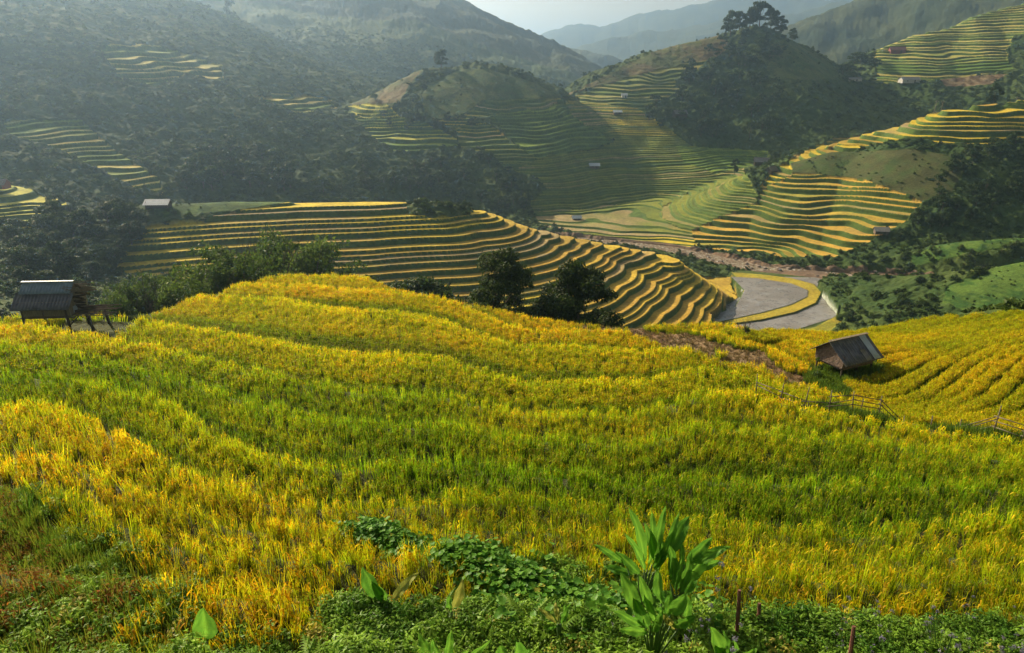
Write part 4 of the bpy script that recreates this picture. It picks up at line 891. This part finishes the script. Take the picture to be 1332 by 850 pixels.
house(750, 322, 'tiny pale hut at the bottom of the valley terraces near the ridge', 3.8, 2.8, 1.5, .9, R(8), WOOD, TIN_L, 'terrace_hut', 0, 0, 'hut')
house(1145, 262, 'brown hut with grey roof below the orange terraces, above the river', 4.6, 3.4, 1.7, 1.1, R(-14), WOOD, TIN_G, 'terrace_hut', .3, .6, 'hut')
house(803, 452, 'small pale hut above the terraces on the right shoulder of the central hill', 5.0, 3.4, 1.4, .9, R(5), WOOD, TIN_L, 'terrace_hut', .3, 0, 'hut')
house(1166, 568, 'dark red farmhouse at the left edge of the upper right terraces', 11, 6, 3.0, 2.2, R(-8), REDW, simple_mat('red_roof', (.10,.035,.03), (.18,.07,.06), 2, .8, .3))
house(1182, 520, 'long low grey-roofed building by the road under the upper terraces', 13, 6, 2.6, 1.8, R(4), WHITEW, TIN_G, 'roadside_house')
house(1108, 520, 'flat pale building by the road in the saddle', 12, 5, 1.6, 1.0, R(0), WHITEW, TIN_G, 'roadside_house')
house(884, 452, 'dark farmhouse under trees at the top of the valley terraces', 8, 5, 2.6, 2.0, R(10), DWOOD, TIN_D)
house(990, 405, 'dark brown farmhouse at the right end of the valley terraces', 8, 5, 2.4, 2.0, R(-12), DWOOD, TIN_D)
house(1000, 402, 'small lean shed right beside the dark brown farmhouse', 4, 3, 1.8, 1.0, R(20), DWOOD, TIN_G, 'shed', 0, 0, 'shed')
house(1003, 330, 'dark thatched hut in the bushes at the lower left foot of the golden spur', 4.6, 3.6, 1.9, 1.5, R(30), DWOOD, STRAW, 'thatched_hut', 0, 0, 'hut')
house(3, 212, 'reddish hut at the far left edge above the small left terraces', 4, 3, 1.8, 1.2, R(0), REDW, TIN_G, 'thatched_hut', 1.0, 0, 'hut')
house(812, 470, 'white speck of a hut on the shaded terraces between the two hills', 3.4, 3, 1.8, 1.0, R(0), WHITEW, TIN_L, 'terrace_hut', 0, 0, 'hut')

# power poles
for px, Y, h_, tl, lb in ((1212, 345, 9.5, .6, 'leaning grey power pole, left of the pair above the golden terraces'),(1221, 347, 9.5, .25, 'straight grey power pole, right of the pair above the golden terraces'),(1317, 350, 9, .2, 'grey power pole near the right end of the golden terraces')):
    p = at(px, Y); e = root('power_pole', lb, 'pole', p); MB().pole((0, 0, -.5), (tl, 0, h_), .2, .13).build('pole', TIN_G, e); MB().box((tl, 0, h_ - .8), (1.8, .12, .12)).build('crossarm', DWOOD, e)
    for s_ in (-.8, 0, .8): MB().pole((tl + s_, 0, h_ - .74), (tl + s_, 0, h_ - .5), .07).build('insulator', WHITEW, e)

# bamboo fence along the lower edge of the rice
fe = root('bamboo_fence', 'low rickety bamboo rail fence running along the lower edge of the rice field', 'fence', (0, 0, 0))
fpx = [(985,507),(1015,517),(1045,527),(1078,535),(1108,541),(1142,547),(1176,552),(1212,557),(1250,562),(1290,568),(1330,573),(1372,578)]
fp = [hit(a, b) for a, b in fpx]; fp = [np.array([q[0], q[1], float(Hf(q[0], q[1]))]) for q in fp]; tops = []
rg = random.Random(8)
for i, q in enumerate(fp):
    a = Vector(q); tops.append(a); lx, ly = rg.uniform(-.12, .12), rg.uniform(-.05, .05)
    MB().pole(a + Vector((0, 0, -.2)), a + Vector((lx, ly, 1.2 + rg.uniform(-.1, .4))), .026, .02).build('post', BAMB, fe, True)
    if i % 2 == 0 and i: MB().pole(a + Vector((.3, 0, -.2)), a + Vector((.3 - lx, ly, .8)), .022, .016).build('post', BAMB, fe, True)
for hgt in (.55, .78, 1.0):
    for i in range(len(tops) - 1):
        if hgt > .9 and i < 3: continue
        a, c = tops[i], tops[i + 1]; d = c - a
        MB().pole(a - d * .08 + Vector((0, .03, hgt + rg.uniform(-.06, .06))), c + d * .08 + Vector((0, .03, hgt + rg.uniform(-.06, .06))), .021, .016).build('rail', BAMB, fe, True)

# stakes in the weeds at our feet
for (a, b_, c_, d_, Y, lb) in ((962,768,957,850,5.15,'tall reddish brown stake stuck in the weeds right of the big leafy plant'),(1111,815,1104,868,4.75,'short brown stake at the bottom edge among purple flowers'),(988,785,985,832,5.3,'thin short stick behind the tall reddish stake')):
    MBo = MB().pole(tuple(P(c_, d_, Y)), tuple(P(a, b_, Y + .1)), .022, .017).build('wooden_stake', simple_mat('stake_wood', (.10,.035,.02), (.20,.08,.05), 9, .8, .4)); tag(MBo, lb, 'stake')

# rocks along the rapids
rg = random.Random(12)
import bmesh
def rock_mesh(seed):
    bm = bmesh.new(); bmesh.ops.create_icosphere(bm, subdivisions=2, radius=1); r_ = random.Random(seed)
    ax = [Vector((r_.gauss(0, 1), r_.gauss(0, 1), r_.gauss(0, 1))).normalized() for _ in range(7)]; of = [r_.uniform(.55, .85) for _ in ax]
    for v in bm.verts:
        for n_, o_ in zip(ax, of):
            q = v.co.dot(n_)
            if q > o_: v.co -= n_ * (q - o_)
        v.co *= 1 + r_.uniform(-.04, .04)
    me = bpy.data.meshes.new('river_rock'); bm.to_mesh(me); bm.free(); me.materials.append(ROCKM); return me
RK = [rock_mesh(i) for i in range(4)]
for i in range(46):
    t = rg.uniform(0, 1); k = 3.6 + t * 4.2; a = int(k); f = k - a; p = river[a] * (1 - f) + river[a + 1] * f; w_ = river_w[a]; d = river[a + 1] - river[a]; nn = np.array([-d[1], d[0]]) / np.linalg.norm(d)
    q = p + nn * rg.choice([-1, 1]) * w_ * rg.uniform(.1, 1.25) + rg.uniform(-2, 2); s = rg.uniform(.3, .95)
    o = link('river_rock', RK[i % 4]); o.location = (q[0], q[1], max(float(Hf(q[0], q[1])), WATER_Z) + .1 * s); o.scale = (s * 1.2, s, s * .7); o.rotation_euler = (0, 0, rg.uniform(0, 6)); tag(o, 'pale brown boulder in or beside the river rapids', 'rock', 'boulders of the river rapids')
# ------------------------------------------------------------------ the weedy bank at our feet
FL = leaf_mat('fresh_broad_leaf', (.07,.20,.02), (.20,.42,.04), .5, False, .42)
FLY = leaf_mat('yellowing_leaf', (.25,.28,.05), (.42,.40,.08), .4, False, .5)
WM = leaf_mat('weed_leaf', None, None, .4, True, .45)
def blade_leaf(a, b, width, out, seed, mat, parent, name='leaf'):
    """a lance-shaped leaf from a (stalk foot) to b (tip), bulging towards 'out'"""
    a, b, out = Vector(a), Vector(b), Vector(out); d = b - a; Ln = d.length; g_ = random.Random(seed)
    side = d.cross(out).normalized(); up = side.cross(d).normalized(); V, F, K = [], [], []; n = 18; bow = g_.uniform(.03, .10) * Ln; tw = g_.uniform(-.5, .5)
    for i in range(n + 1):
        t = i / n; c = a + d * t + up * (math.sin(math.pi * t) * bow) + Vector((0, 0, -.10 * Ln * max(0, t - .7) ** 1.5 * 3))
        w_ = width * (.05 if t < .12 else math.sin(math.pi * ((t - .12) / .88) ** .8) ** .75 + .02) * (1 if t < 1 else 0)
        s = (side * math.cos(tw * t) + up * math.sin(tw * t)); wav = math.sin(t * 17 + seed) * .012
        for j, k in enumerate((-1, -.75, -.5, -.25, 0, .25, .5, .75, 1)): V.append(tuple(c + s * (k * w_ / 2) + up * (abs(k) * w_ * .22 + k * wav))); K.append((.75 if k == 0 else .12 + (.20 if j % 2 else 0) + .12 * math.sin(t * 23 + abs(k) * 9 + seed) + .15 * max(0, abs(k) + t - 1.4) * 3,) * 3)
    for i in range(n):
        for j in range(8): q = i * 9 + j; F.append((q, q + 1, q + 10, q + 9))
    me = fast_mesh(name, np.array(V), np.array(F), [mat], True); set_leafcol(me, np.array(K)); return link(name, me, parent)
def leafy(name, label, cat, base, leaves, Y, group=None):
    Y = Y * .93
    B = P(base[0], base[1], Y); e = root(name, label, cat, tuple(B), 0, group); g_ = random.Random(int(base[0]))
    for i, L_ in enumerate(leaves):
        (fx, fy), (tx, ty), wd = L_[0], L_[1], L_[2]; mat = FLY if len(L_) > 3 else FL; dy = g_.uniform(-.18, .18)
        a = P(fx, fy, Y) - B; b = P(tx, ty, Y + dy) - B; blade_leaf(tuple(a), tuple(b), wd * (.8 if len(leaves) > 6 else 1), (g_.uniform(-.6, .6), -1, .5), i * 7 + int(base[0]), mat, e)
    stem = MB()
    for L_ in leaves: stem.pole((0, 0, -.25), tuple(P(L_[0][0], L_[0][1], Y) - B), .012, .008, 5)
    stem.build('stem', simple_mat('green_stem', (.05,.11,.02), (.10,.18,.04), 6, .5, .2), e, True)
leafy('turmeric_plant', 'tall leafy plant with upright lance leaves rising over the rice, back of the big clump', 'plant', (835, 775),
 [((838,740),(818,656),.13),((842,742),(848,660),.11),((848,735),(866,654),.12),((862,728),(897,668),.20),((855,738),(838,676),.12),((815,735),(772,706),.09),((845,745),(880,690),.13),((835,750),(800,715),.12),((850,745),(862,700),.14),((840,745),(812,690),.11),((830,748),(785,735),.11),((856,738),(884,662),.10)], 6.2)
leafy('turmeric_plant', 'right-hand leafy clump with pale-edged leaves reaching over the rice to the right', 'plant', (885, 785),
 [((874,765),(871,706),.12),((880,765),(887,702),.11),((890,735),(927,696),.15),((895,735),(951,708),.13),((885,760),(922,718),.20),((888,780),(908,742),.13),((878,775),(875,722),.15),((872,760),(868,712),.10),((892,745),(940,728),.10),((884,775),(900,715),.11)], 6.0)
leafy('turmeric_plant', 'front leafy clump with one broad bright leaf and a folded yellow leaf', 'plant', (850, 840),
 [((832,800),(807,742),.16),((845,795),(831,745),.12),((845,820),(824,775),.15),((860,785),(857,735),.13),((872,800),(895,770),.16),((868,805),(872,765),.10),((865,800),(852,790),.10),((858,793),(882,818),.09,1),((850,805),(880,790),.08,1),((845,822),(805,818),.12),((848,826),(862,792),.10),((892,805),(893,772),.12),((840,815),(795,790),.10),((858,815),(838,770),.09),((872,815),(905,800),.12)], 5.3)
leafy('turmeric_plant', 'young bright green plant with pointed leaves at the bottom edge, right of the big clump', 'plant', (945, 870),
 [((940,862),(924,812),.13),((945,862),(940,818),.10),((948,862),(955,828),.08),((950,865),(985,842),.07),((942,862),(930,838),.12)], 4.9)
leafy('turmeric_plant', 'bright green plant with pointed leaves at the bottom edge, left of the middle', 'plant', (578, 880),
 [((572,868),(545,822),.14),((580,865),(587,817),.09),((578,868),(562,830),.14),((585,868),(610,845),.08),((590,870),(640,828),.09),((575,875),(530,845),.10),((595,872),(628,850),.06,1)], 4.7)
leafy('turmeric_plant', 'single large upright leaf with a shorter one behind, left of the vine', 'plant', (502, 790),
 [((502,782),(471,735),.17),((503,785),(483,755),.11),((508,785),(545,742),.10,1)], 6.2)
leafy('turmeric_plant', 'broad upright single leaf standing alone in the lower left grass', 'plant', (269, 838),
 [((269,834),(264,787),.20),((268,836),(280,808),.08)], 5.1)
leafy('turmeric_plant', 'pale half-folded leaf pair standing between vine and low weeds', 'plant', (588, 800),
 [((588,795),(602,752),.10,1),((587,796),(585,770),.06)], 5.9)
leafy('turmeric_plant', 'strappy yellow-green young shoot under the vine leaves', 'plant', (728, 815),
 [((727,812),(722,782),.05,1),((729,812),(735,784),.05),((726,812),(700,790),.05,1),((730,813),(742,783),.05),((725,813),(712,818),.04)], 5.6)
leafy('turmeric_plant', 'short plant with broad rounded leaves at the very bottom, left of the young shoots', 'plant', (668, 875),
 [((665,868),(650,838),.16),((668,870),(672,832),.17),((672,870),(690,842),.10)], 4.7)

def round_leaf_proto(seed, n, rad, h, size):
    g_ = random.Random(seed); V, F, K = [], [], []
    for _ in range(n):
        a = g_.uniform(0, 6.28); q = rad * g_.uniform(0, 1) ** .6; c = Vector((math.cos(a) * q, math.sin(a) * q, h * g_.uniform(.45, 1.1))); nr_ = Vector((g_.gauss(0, .35), g_.gauss(0, .35) - .15, 1)).normalized(); t = nr_.orthogonal().normalized(); s = nr_.cross(t); s_ = size * g_.uniform(.6, 1.2); b = len(V)
        V.append(tuple(c - nr_ * s_ * .10)); K.append((.9,) * 3); ph = g_.uniform(0, 6.28)
        for k in range(12):
            an = k / 12 * 6.2832; rr = s_ / 2 * (1 - .45 * max(0, math.cos(an - ph)) ** 12) * (1 + .06 * math.sin(an * 5)); V.append(tuple(c + (t * math.cos(an) + s * math.sin(an)) * rr + nr_ * (.05 * s_ * math.sin(an * 3 + ph)))); K.append((1.05 + .2 * (k % 2),) * 3)
        for k in range(12): F.append((b, b + 1 + k, b + 1 + (k + 1) % 12))
        for k in range(2): pass
    me = fast_mesh('vine_leaves', np.array(V), np.array(F), [WM], True); set_leafcol(me, np.array(K)); return me
def weed_proto(seed, n, rad, h, size, q=1.7):
    me = leaf_cloud('weed', seed, [(0,0,h*.5,rad,rad,h*.5),(rad*.4,0,h*.7,rad*.5,rad*.5,h*.35),(-rad*.3,rad*.4,h*.65,rad*.5,rad*.5,h*.35)], n, size, WM, .8, .9, q); a = me.color_attributes['leafcol']; c = np.repeat(.55 + .75 * np.random.default_rng(seed).uniform(0, 1, n), 4)[:, None] * np.ones(4); a.data.foreach_set('color', c.astype(np.float32).ravel()); return me
def fern_proto(seed):
    g_ = random.Random(seed); V, F, K = [], [], []
    for f in range(7):
        a = f * .9 + g_.uniform(-.3, .3); L_ = g_.uniform(.25, .4); el = g_.uniform(.5, 1.1)
        for i in range(16):
            t = (i + 1) / 16; c = Vector((math.cos(a) * L_ * t, math.sin(a) * L_ * t, L_ * el * (t - .55 * t * t))); w_ = .08 * (1 - t) ** .7 * min(1, t * 5) + .01; sd = Vector((-math.sin(a), math.cos(a), 0)); fw_ = Vector((math.cos(a), math.sin(a), .2)) * .012
            for sg in (-1, 1):
                b = len(V); e = c + sd * sg * w_ + Vector((0, 0, -.02)) + fw_ * 2; V += [tuple(c - fw_), tuple(c + fw_), tuple(e)]; K += [(.9,) * 3] * 3; F.append((b, b + 1, b + 2))
    me = fast_mesh('fern', np.array(V), np.array(F), [WM], True); set_leafcol(me, np.array(K)); return me
def flower_proto(seed):
    g_ = random.Random(seed); V, F, K = [], [], []
    for i in range(5):
        a = g_.uniform(0, 6.28); x_, y_, h_ = math.cos(a) * .12, math.sin(a) * .12, g_.uniform(.35, .6); b = len(V); V += [(x_ * .3 - .003, y_ * .3, 0), (x_ * .3 + .003, y_ * .3, 0), (x_ + .003, y_, h_), (x_ - .003, y_, h_)]; K += [(.5, .8, .5)] * 4; F.append((b, b + 1, b + 2, b + 3))
        for k in range(22):
            d = Vector((g_.gauss(0, 1), g_.gauss(0, 1), g_.gauss(0, 1))).normalized(); c = Vector((x_, y_, h_)) + d * .012 + Vector((g_.gauss(0, .007), g_.gauss(0, .007), 0)); u_ = d.orthogonal() * .004; v_ = d.cross(u_); b = len(V)
            V += [tuple(c - u_), tuple(c + v_), tuple(c + u_), tuple(c - v_)]; K += [(1.7, 1.2, 5.0)] * 4; F.append((b, b + 1, b + 2, b + 3))
    me = fast_mesh('lilac_flower', np.array(V), np.array(F), [WM], False); set_leafcol(me, np.array(K)); return me
rng = np.random.default_rng(23)
def bank_pts(n, rmin, rmax, half=50):
    r = np.sqrt(rng.uniform(rmin ** 2, rmax ** 2, n)); t = rng.uniform(-R(half), R(half), n); return r * np.sin(t), r * np.cos(t), r, t
# low weeds
x, y, r, th = bank_pts(int(11000), 2.6, 10.2)
by = np.interp(np.degrees(th), [-46,-40,-33,-27,-20,-12,-6,0,6,12,18,24,32,46], [4.3,4.3,4.4,5.0,5.7,6.2,6.7,7.2,7.6,7.2,6.8,6.9,7.3,7.6]) + fbm(x * 1.2, y * 1.2, 300, 2) * .8
by = by + np.clip((-th - .42) / .2, 0, 1) * 3.6; k = r < by + .15; x, y = x[k], y[k]
ka = rng.uniform(0, len(ditch) - 1.001, 900); ia = ka.astype(int); fa_ = (ka - ia)[:, None]; dq = ditch[ia] * (1 - fa_) + ditch[ia + 1] * fa_ + rng.normal(0, .3, (900, 2)) + np.array([-.15, -.15]); nd = len(dq)
x = np.r_[x, dq[:, 0]]; y = np.r_[y, dq[:, 1]]; r = np.hypot(x, y); th = np.arctan2(x, y); z = Hf(x, y)
px_, py_ = proj(x, y, z + .2); n = len(x)
kind = rng.integers(0, 4, n); fernz = fbm(x * 1.3, y * 1.3, 500, 2) > .28; kind = np.where(fernz & (rng.uniform(0, 1, n) < .5), 4, kind); lil = ((px_ > 1060) | ((px_ > 880) & (px_ < 960) & (py_ > 770)) | ((px_ > 790) & (px_ < 870) & (py_ > 800))) & (rng.uniform(0, 1, n) < np.where(px_ > 1060, .07, .03)); kind = np.where(lil, 5, kind)
lt_ = (px_ < 430) & (rng.uniform(0, 1, n) < np.clip((430 - px_) / 260, 0, .6)); kind = np.where(lt_, 6, kind); kind[-nd:] = np.where(rng.uniform(0, 1, nd) < .75, 6, kind[-nd:])
t_ = rng.uniform(0, 1, (n, 1)) * .6 + fbm(x * 1.5, y * 1.5, 501, 2)[:, None] * .6 + .2
tint = mixc(colr(.06,.16,.014), colr(.26,.42,.04), t_); yel = rng.uniform(0, 1, n) < .03; tint[yel] = colr(.40,.36,.06); gr = kind == 6; tint[gr] = mixc(colr(.10,.22,.02), colr(.30,.34,.04), rng.uniform(0, 1, (gr.sum(), 1)))
tint[kind == 5] = colr(.12,.16,.05)
s = rng.uniform(.7, 1.25, n) * (1 + fbm(x * .9, y * .9, 502, 2) * .5)
WP = [weed_proto(200 + i, 120, .17, .26, sz) for i, sz in enumerate((.038, .045, .03, .055))] + [fern_proto(5), flower_proto(6), rice_proto('grass_tuft', 41, 16, .30, .010, .10, 0, WM, 4)]
instance_stuff('bank_weeds', np.c_[x, y, z - .03], np.c_[rng.normal(0, .15, n), rng.normal(0, .15, n), rng.uniform(0, 6.28, n)], np.c_[s, s, s], kind, np.c_[tint, np.ones(n)], WP, 'low mixed weeds, ferns, grass and lilac flowers on the bank in front', 'weeds')
# round-leaved vine
vx, vy, vk = [], [], []
vw = np.interp(np.linspace(0, 1, len(vine)), [0, 1], [.12, .4])
for i in range(1500):
    k_ = rng.uniform(0, 1) ** .75 * (len(vine) - 1.001); a = int(k_); f = k_ - a; p = vine[a] * (1 - f) + vine[a + 1] * f; w_ = vw[a]; q = p + rng.normal(0, w_ * .55, 2) + np.array([0, -w_ * .4]); vx.append(q[0]); vy.append(q[1])
vc = P(790, 770, 6.3)
for i in range(420): q = vc[:2] + rng.normal(0, 1, 2) * np.array([.75, .35]); vx.append(q[0]); vy.append(q[1])
vx, vy = np.array(vx), np.array(vy); n = len(vx); z = Hf(vx, vy); ht_ = np.full(n, .30); d_ = np.hypot(vx - P(825, 740, 6.4)[0], vy - 6.5); ht_ = ht_ + .45 * np.clip(1 - d_ / .6, 0, 1) * rng.uniform(0, 1.3, n)
s = rng.uniform(.75, 1.2, n); tint = mixc(colr(.05,.16,.015), colr(.15,.32,.03), rng.uniform(0, 1, (n, 1))); tint[rng.uniform(0, 1, n) < .03] = colr(.40,.42,.06)
instance_stuff('round_leaf_vine', np.c_[vx, vy, z + ht_ - .22], np.c_[rng.normal(0, .2, n) + .15, rng.normal(0, .2, n), rng.uniform(0, 6.28, n)], np.c_[s, s, s], rng.integers(0, 3, n), np.c_[tint, np.ones(n)],
    [round_leaf_proto(1, 6, .14, .26, .085), round_leaf_proto(2, 5, .13, .26, .105), round_leaf_proto(3, 7, .14, .22, .06)], 'round-leaved creeping vine spreading from the rice edge to the big leafy clump', 'vine')
# stubble and straw on the harvested plot, grass round the hut and path
m = ((CLS == 2) | (CLS == 6)) & (RR < 60) & (RR > 9) & (LG == 0)
wt = (np.gradient(rr_)[:, None] * RR * np.gradient(th_)[None]) * m * np.where(CLS == 6, 3.0, 1.0); k = pick(4200, wt); x, y = GX.ravel()[k] + rng.normal(0, .08, len(k)), GY.ravel()[k] + rng.normal(0, .08, len(k)); z = Hf(x, y); c = lookup(CLS, x, y); n = len(x)
tint = np.where((c == 2)[:, None], mixc(colr(.30,.22,.11), colr(.16,.10,.05), rng.uniform(0, 1, (n, 1))), mixc(colr(.07,.15,.02), colr(.16,.22,.03), rng.uniform(0, 1, (n, 1)))); s = np.where(c == 2, .35, .8) * rng.uniform(.7, 1.4, n)
instance_stuff('stubble_grass', np.c_[x, y, z - .02], np.c_[rng.normal(0, .3, n), rng.normal(0, .3, n), rng.uniform(0, 6.28, n)], np.c_[s * 1.6, s * 1.6, s], np.where(c == 2, 0, 1), np.c_[tint, np.ones(n)], [rice_proto('stubble', 61, 14, .5, .03, .2, 0, WM, 2), rice_proto('grass_tuft', 62, 16, .5, .02, .16, 0, WM, 3)], 'straw stubble on the harvested plot and grass round the right hut', 'stubble')
# ------------------------------------------------------------------ sky, sun, air
SUN_AZ, SUN_EL = R(-42), R(30)      # azimuth from the view direction (+Y), negative to the left
w = bpy.data.worlds.new('World'); SC.world = w; w.use_nodes = True; nt = w.node_tree
bg = nt.nodes['Background']; sky = nt.nodes.new('ShaderNodeTexSky'); sky.sky_type = 'NISHITA'; sky.sun_disc = False
sky.sun_elevation = SUN_EL; sky.sun_rotation = SUN_AZ; sky.altitude = 900; sky.air_density = 1.0; sky.dust_density = 4.0; sky.ozone_density = 1.0
wm = nt.nodes.new('ShaderNodeMix'); wm.data_type = 'RGBA'; wm.blend_type = 'MULTIPLY'; wm.inputs[0].default_value = 1; wm.inputs[7].default_value = (1.1, .80, .52, 1); nt.links.new(sky.outputs[0], wm.inputs[6]); nt.links.new(wm.outputs[2], bg.inputs[0]); bg.inputs[1].default_value = SKY_STR
sl = bpy.data.lights.new('sun', 'SUN'); sl.energy = SUN_STR; sl.angle = R(.5); sl.color = (1, .84, .60)
so = bpy.data.objects.new('sun', sl); COL.objects.link(so)
d = Vector((math.sin(SUN_AZ) * math.cos(SUN_EL), math.cos(SUN_AZ) * math.cos(SUN_EL), math.sin(SUN_EL)))
so.rotation_euler = d.to_track_quat('Z', 'Y').to_euler(); so.location = d * 300
if HAZE > 0:
    m, nt, out = new_mat('valley_haze'); pv = N(nt, 'ShaderNodeVolumePrincipled'); pv.inputs['Color'].default_value = (.46, .70, 1.0, 1); pv.inputs['Density'].default_value = HAZE; pv.inputs['Anisotropy'].default_value = HAZE_G
    nt.links.new(pv.outputs[0], out.inputs['Volume'])
    zl = float(HT.min()) - 1; zh = float(HT.max()) + 25; a = 27500
    V = np.array([(x, y, z) for z in (zl, zh) for x, y in ((-a, -a), (a, -a), (a, a), (-a, a))], float)
    F = np.array([(0,3,2,1),(4,5,6,7),(0,1,5,4),(1,2,6,5),(2,3,7,6),(3,0,4,7)])
    tag(link('haze', fast_mesh('haze', V, F, [m]), kind='stuff'), 'pale morning haze filling the whole valley', 'haze')
SC.view_settings.view_transform = 'Standard'; SC.view_settings.look = 'None'; SC.view_settings.gamma = 1; SC.view_settings.exposure = EXPO
SC.cycles.max_bounces = 6; SC.cycles.diffuse_bounces = 2; SC.cycles.glossy_bounces = 2; SC.cycles.transmission_bounces = 3; SC.cycles.volume_bounces = VB; SC.cycles.transparent_max_bounces = 4
SC.cycles.use_adaptive_sampling = True; SC.cycles.adaptive_threshold = .02
SC.cycles.sample_clamp_indirect = 6
SC.cycles.use_denoising = True
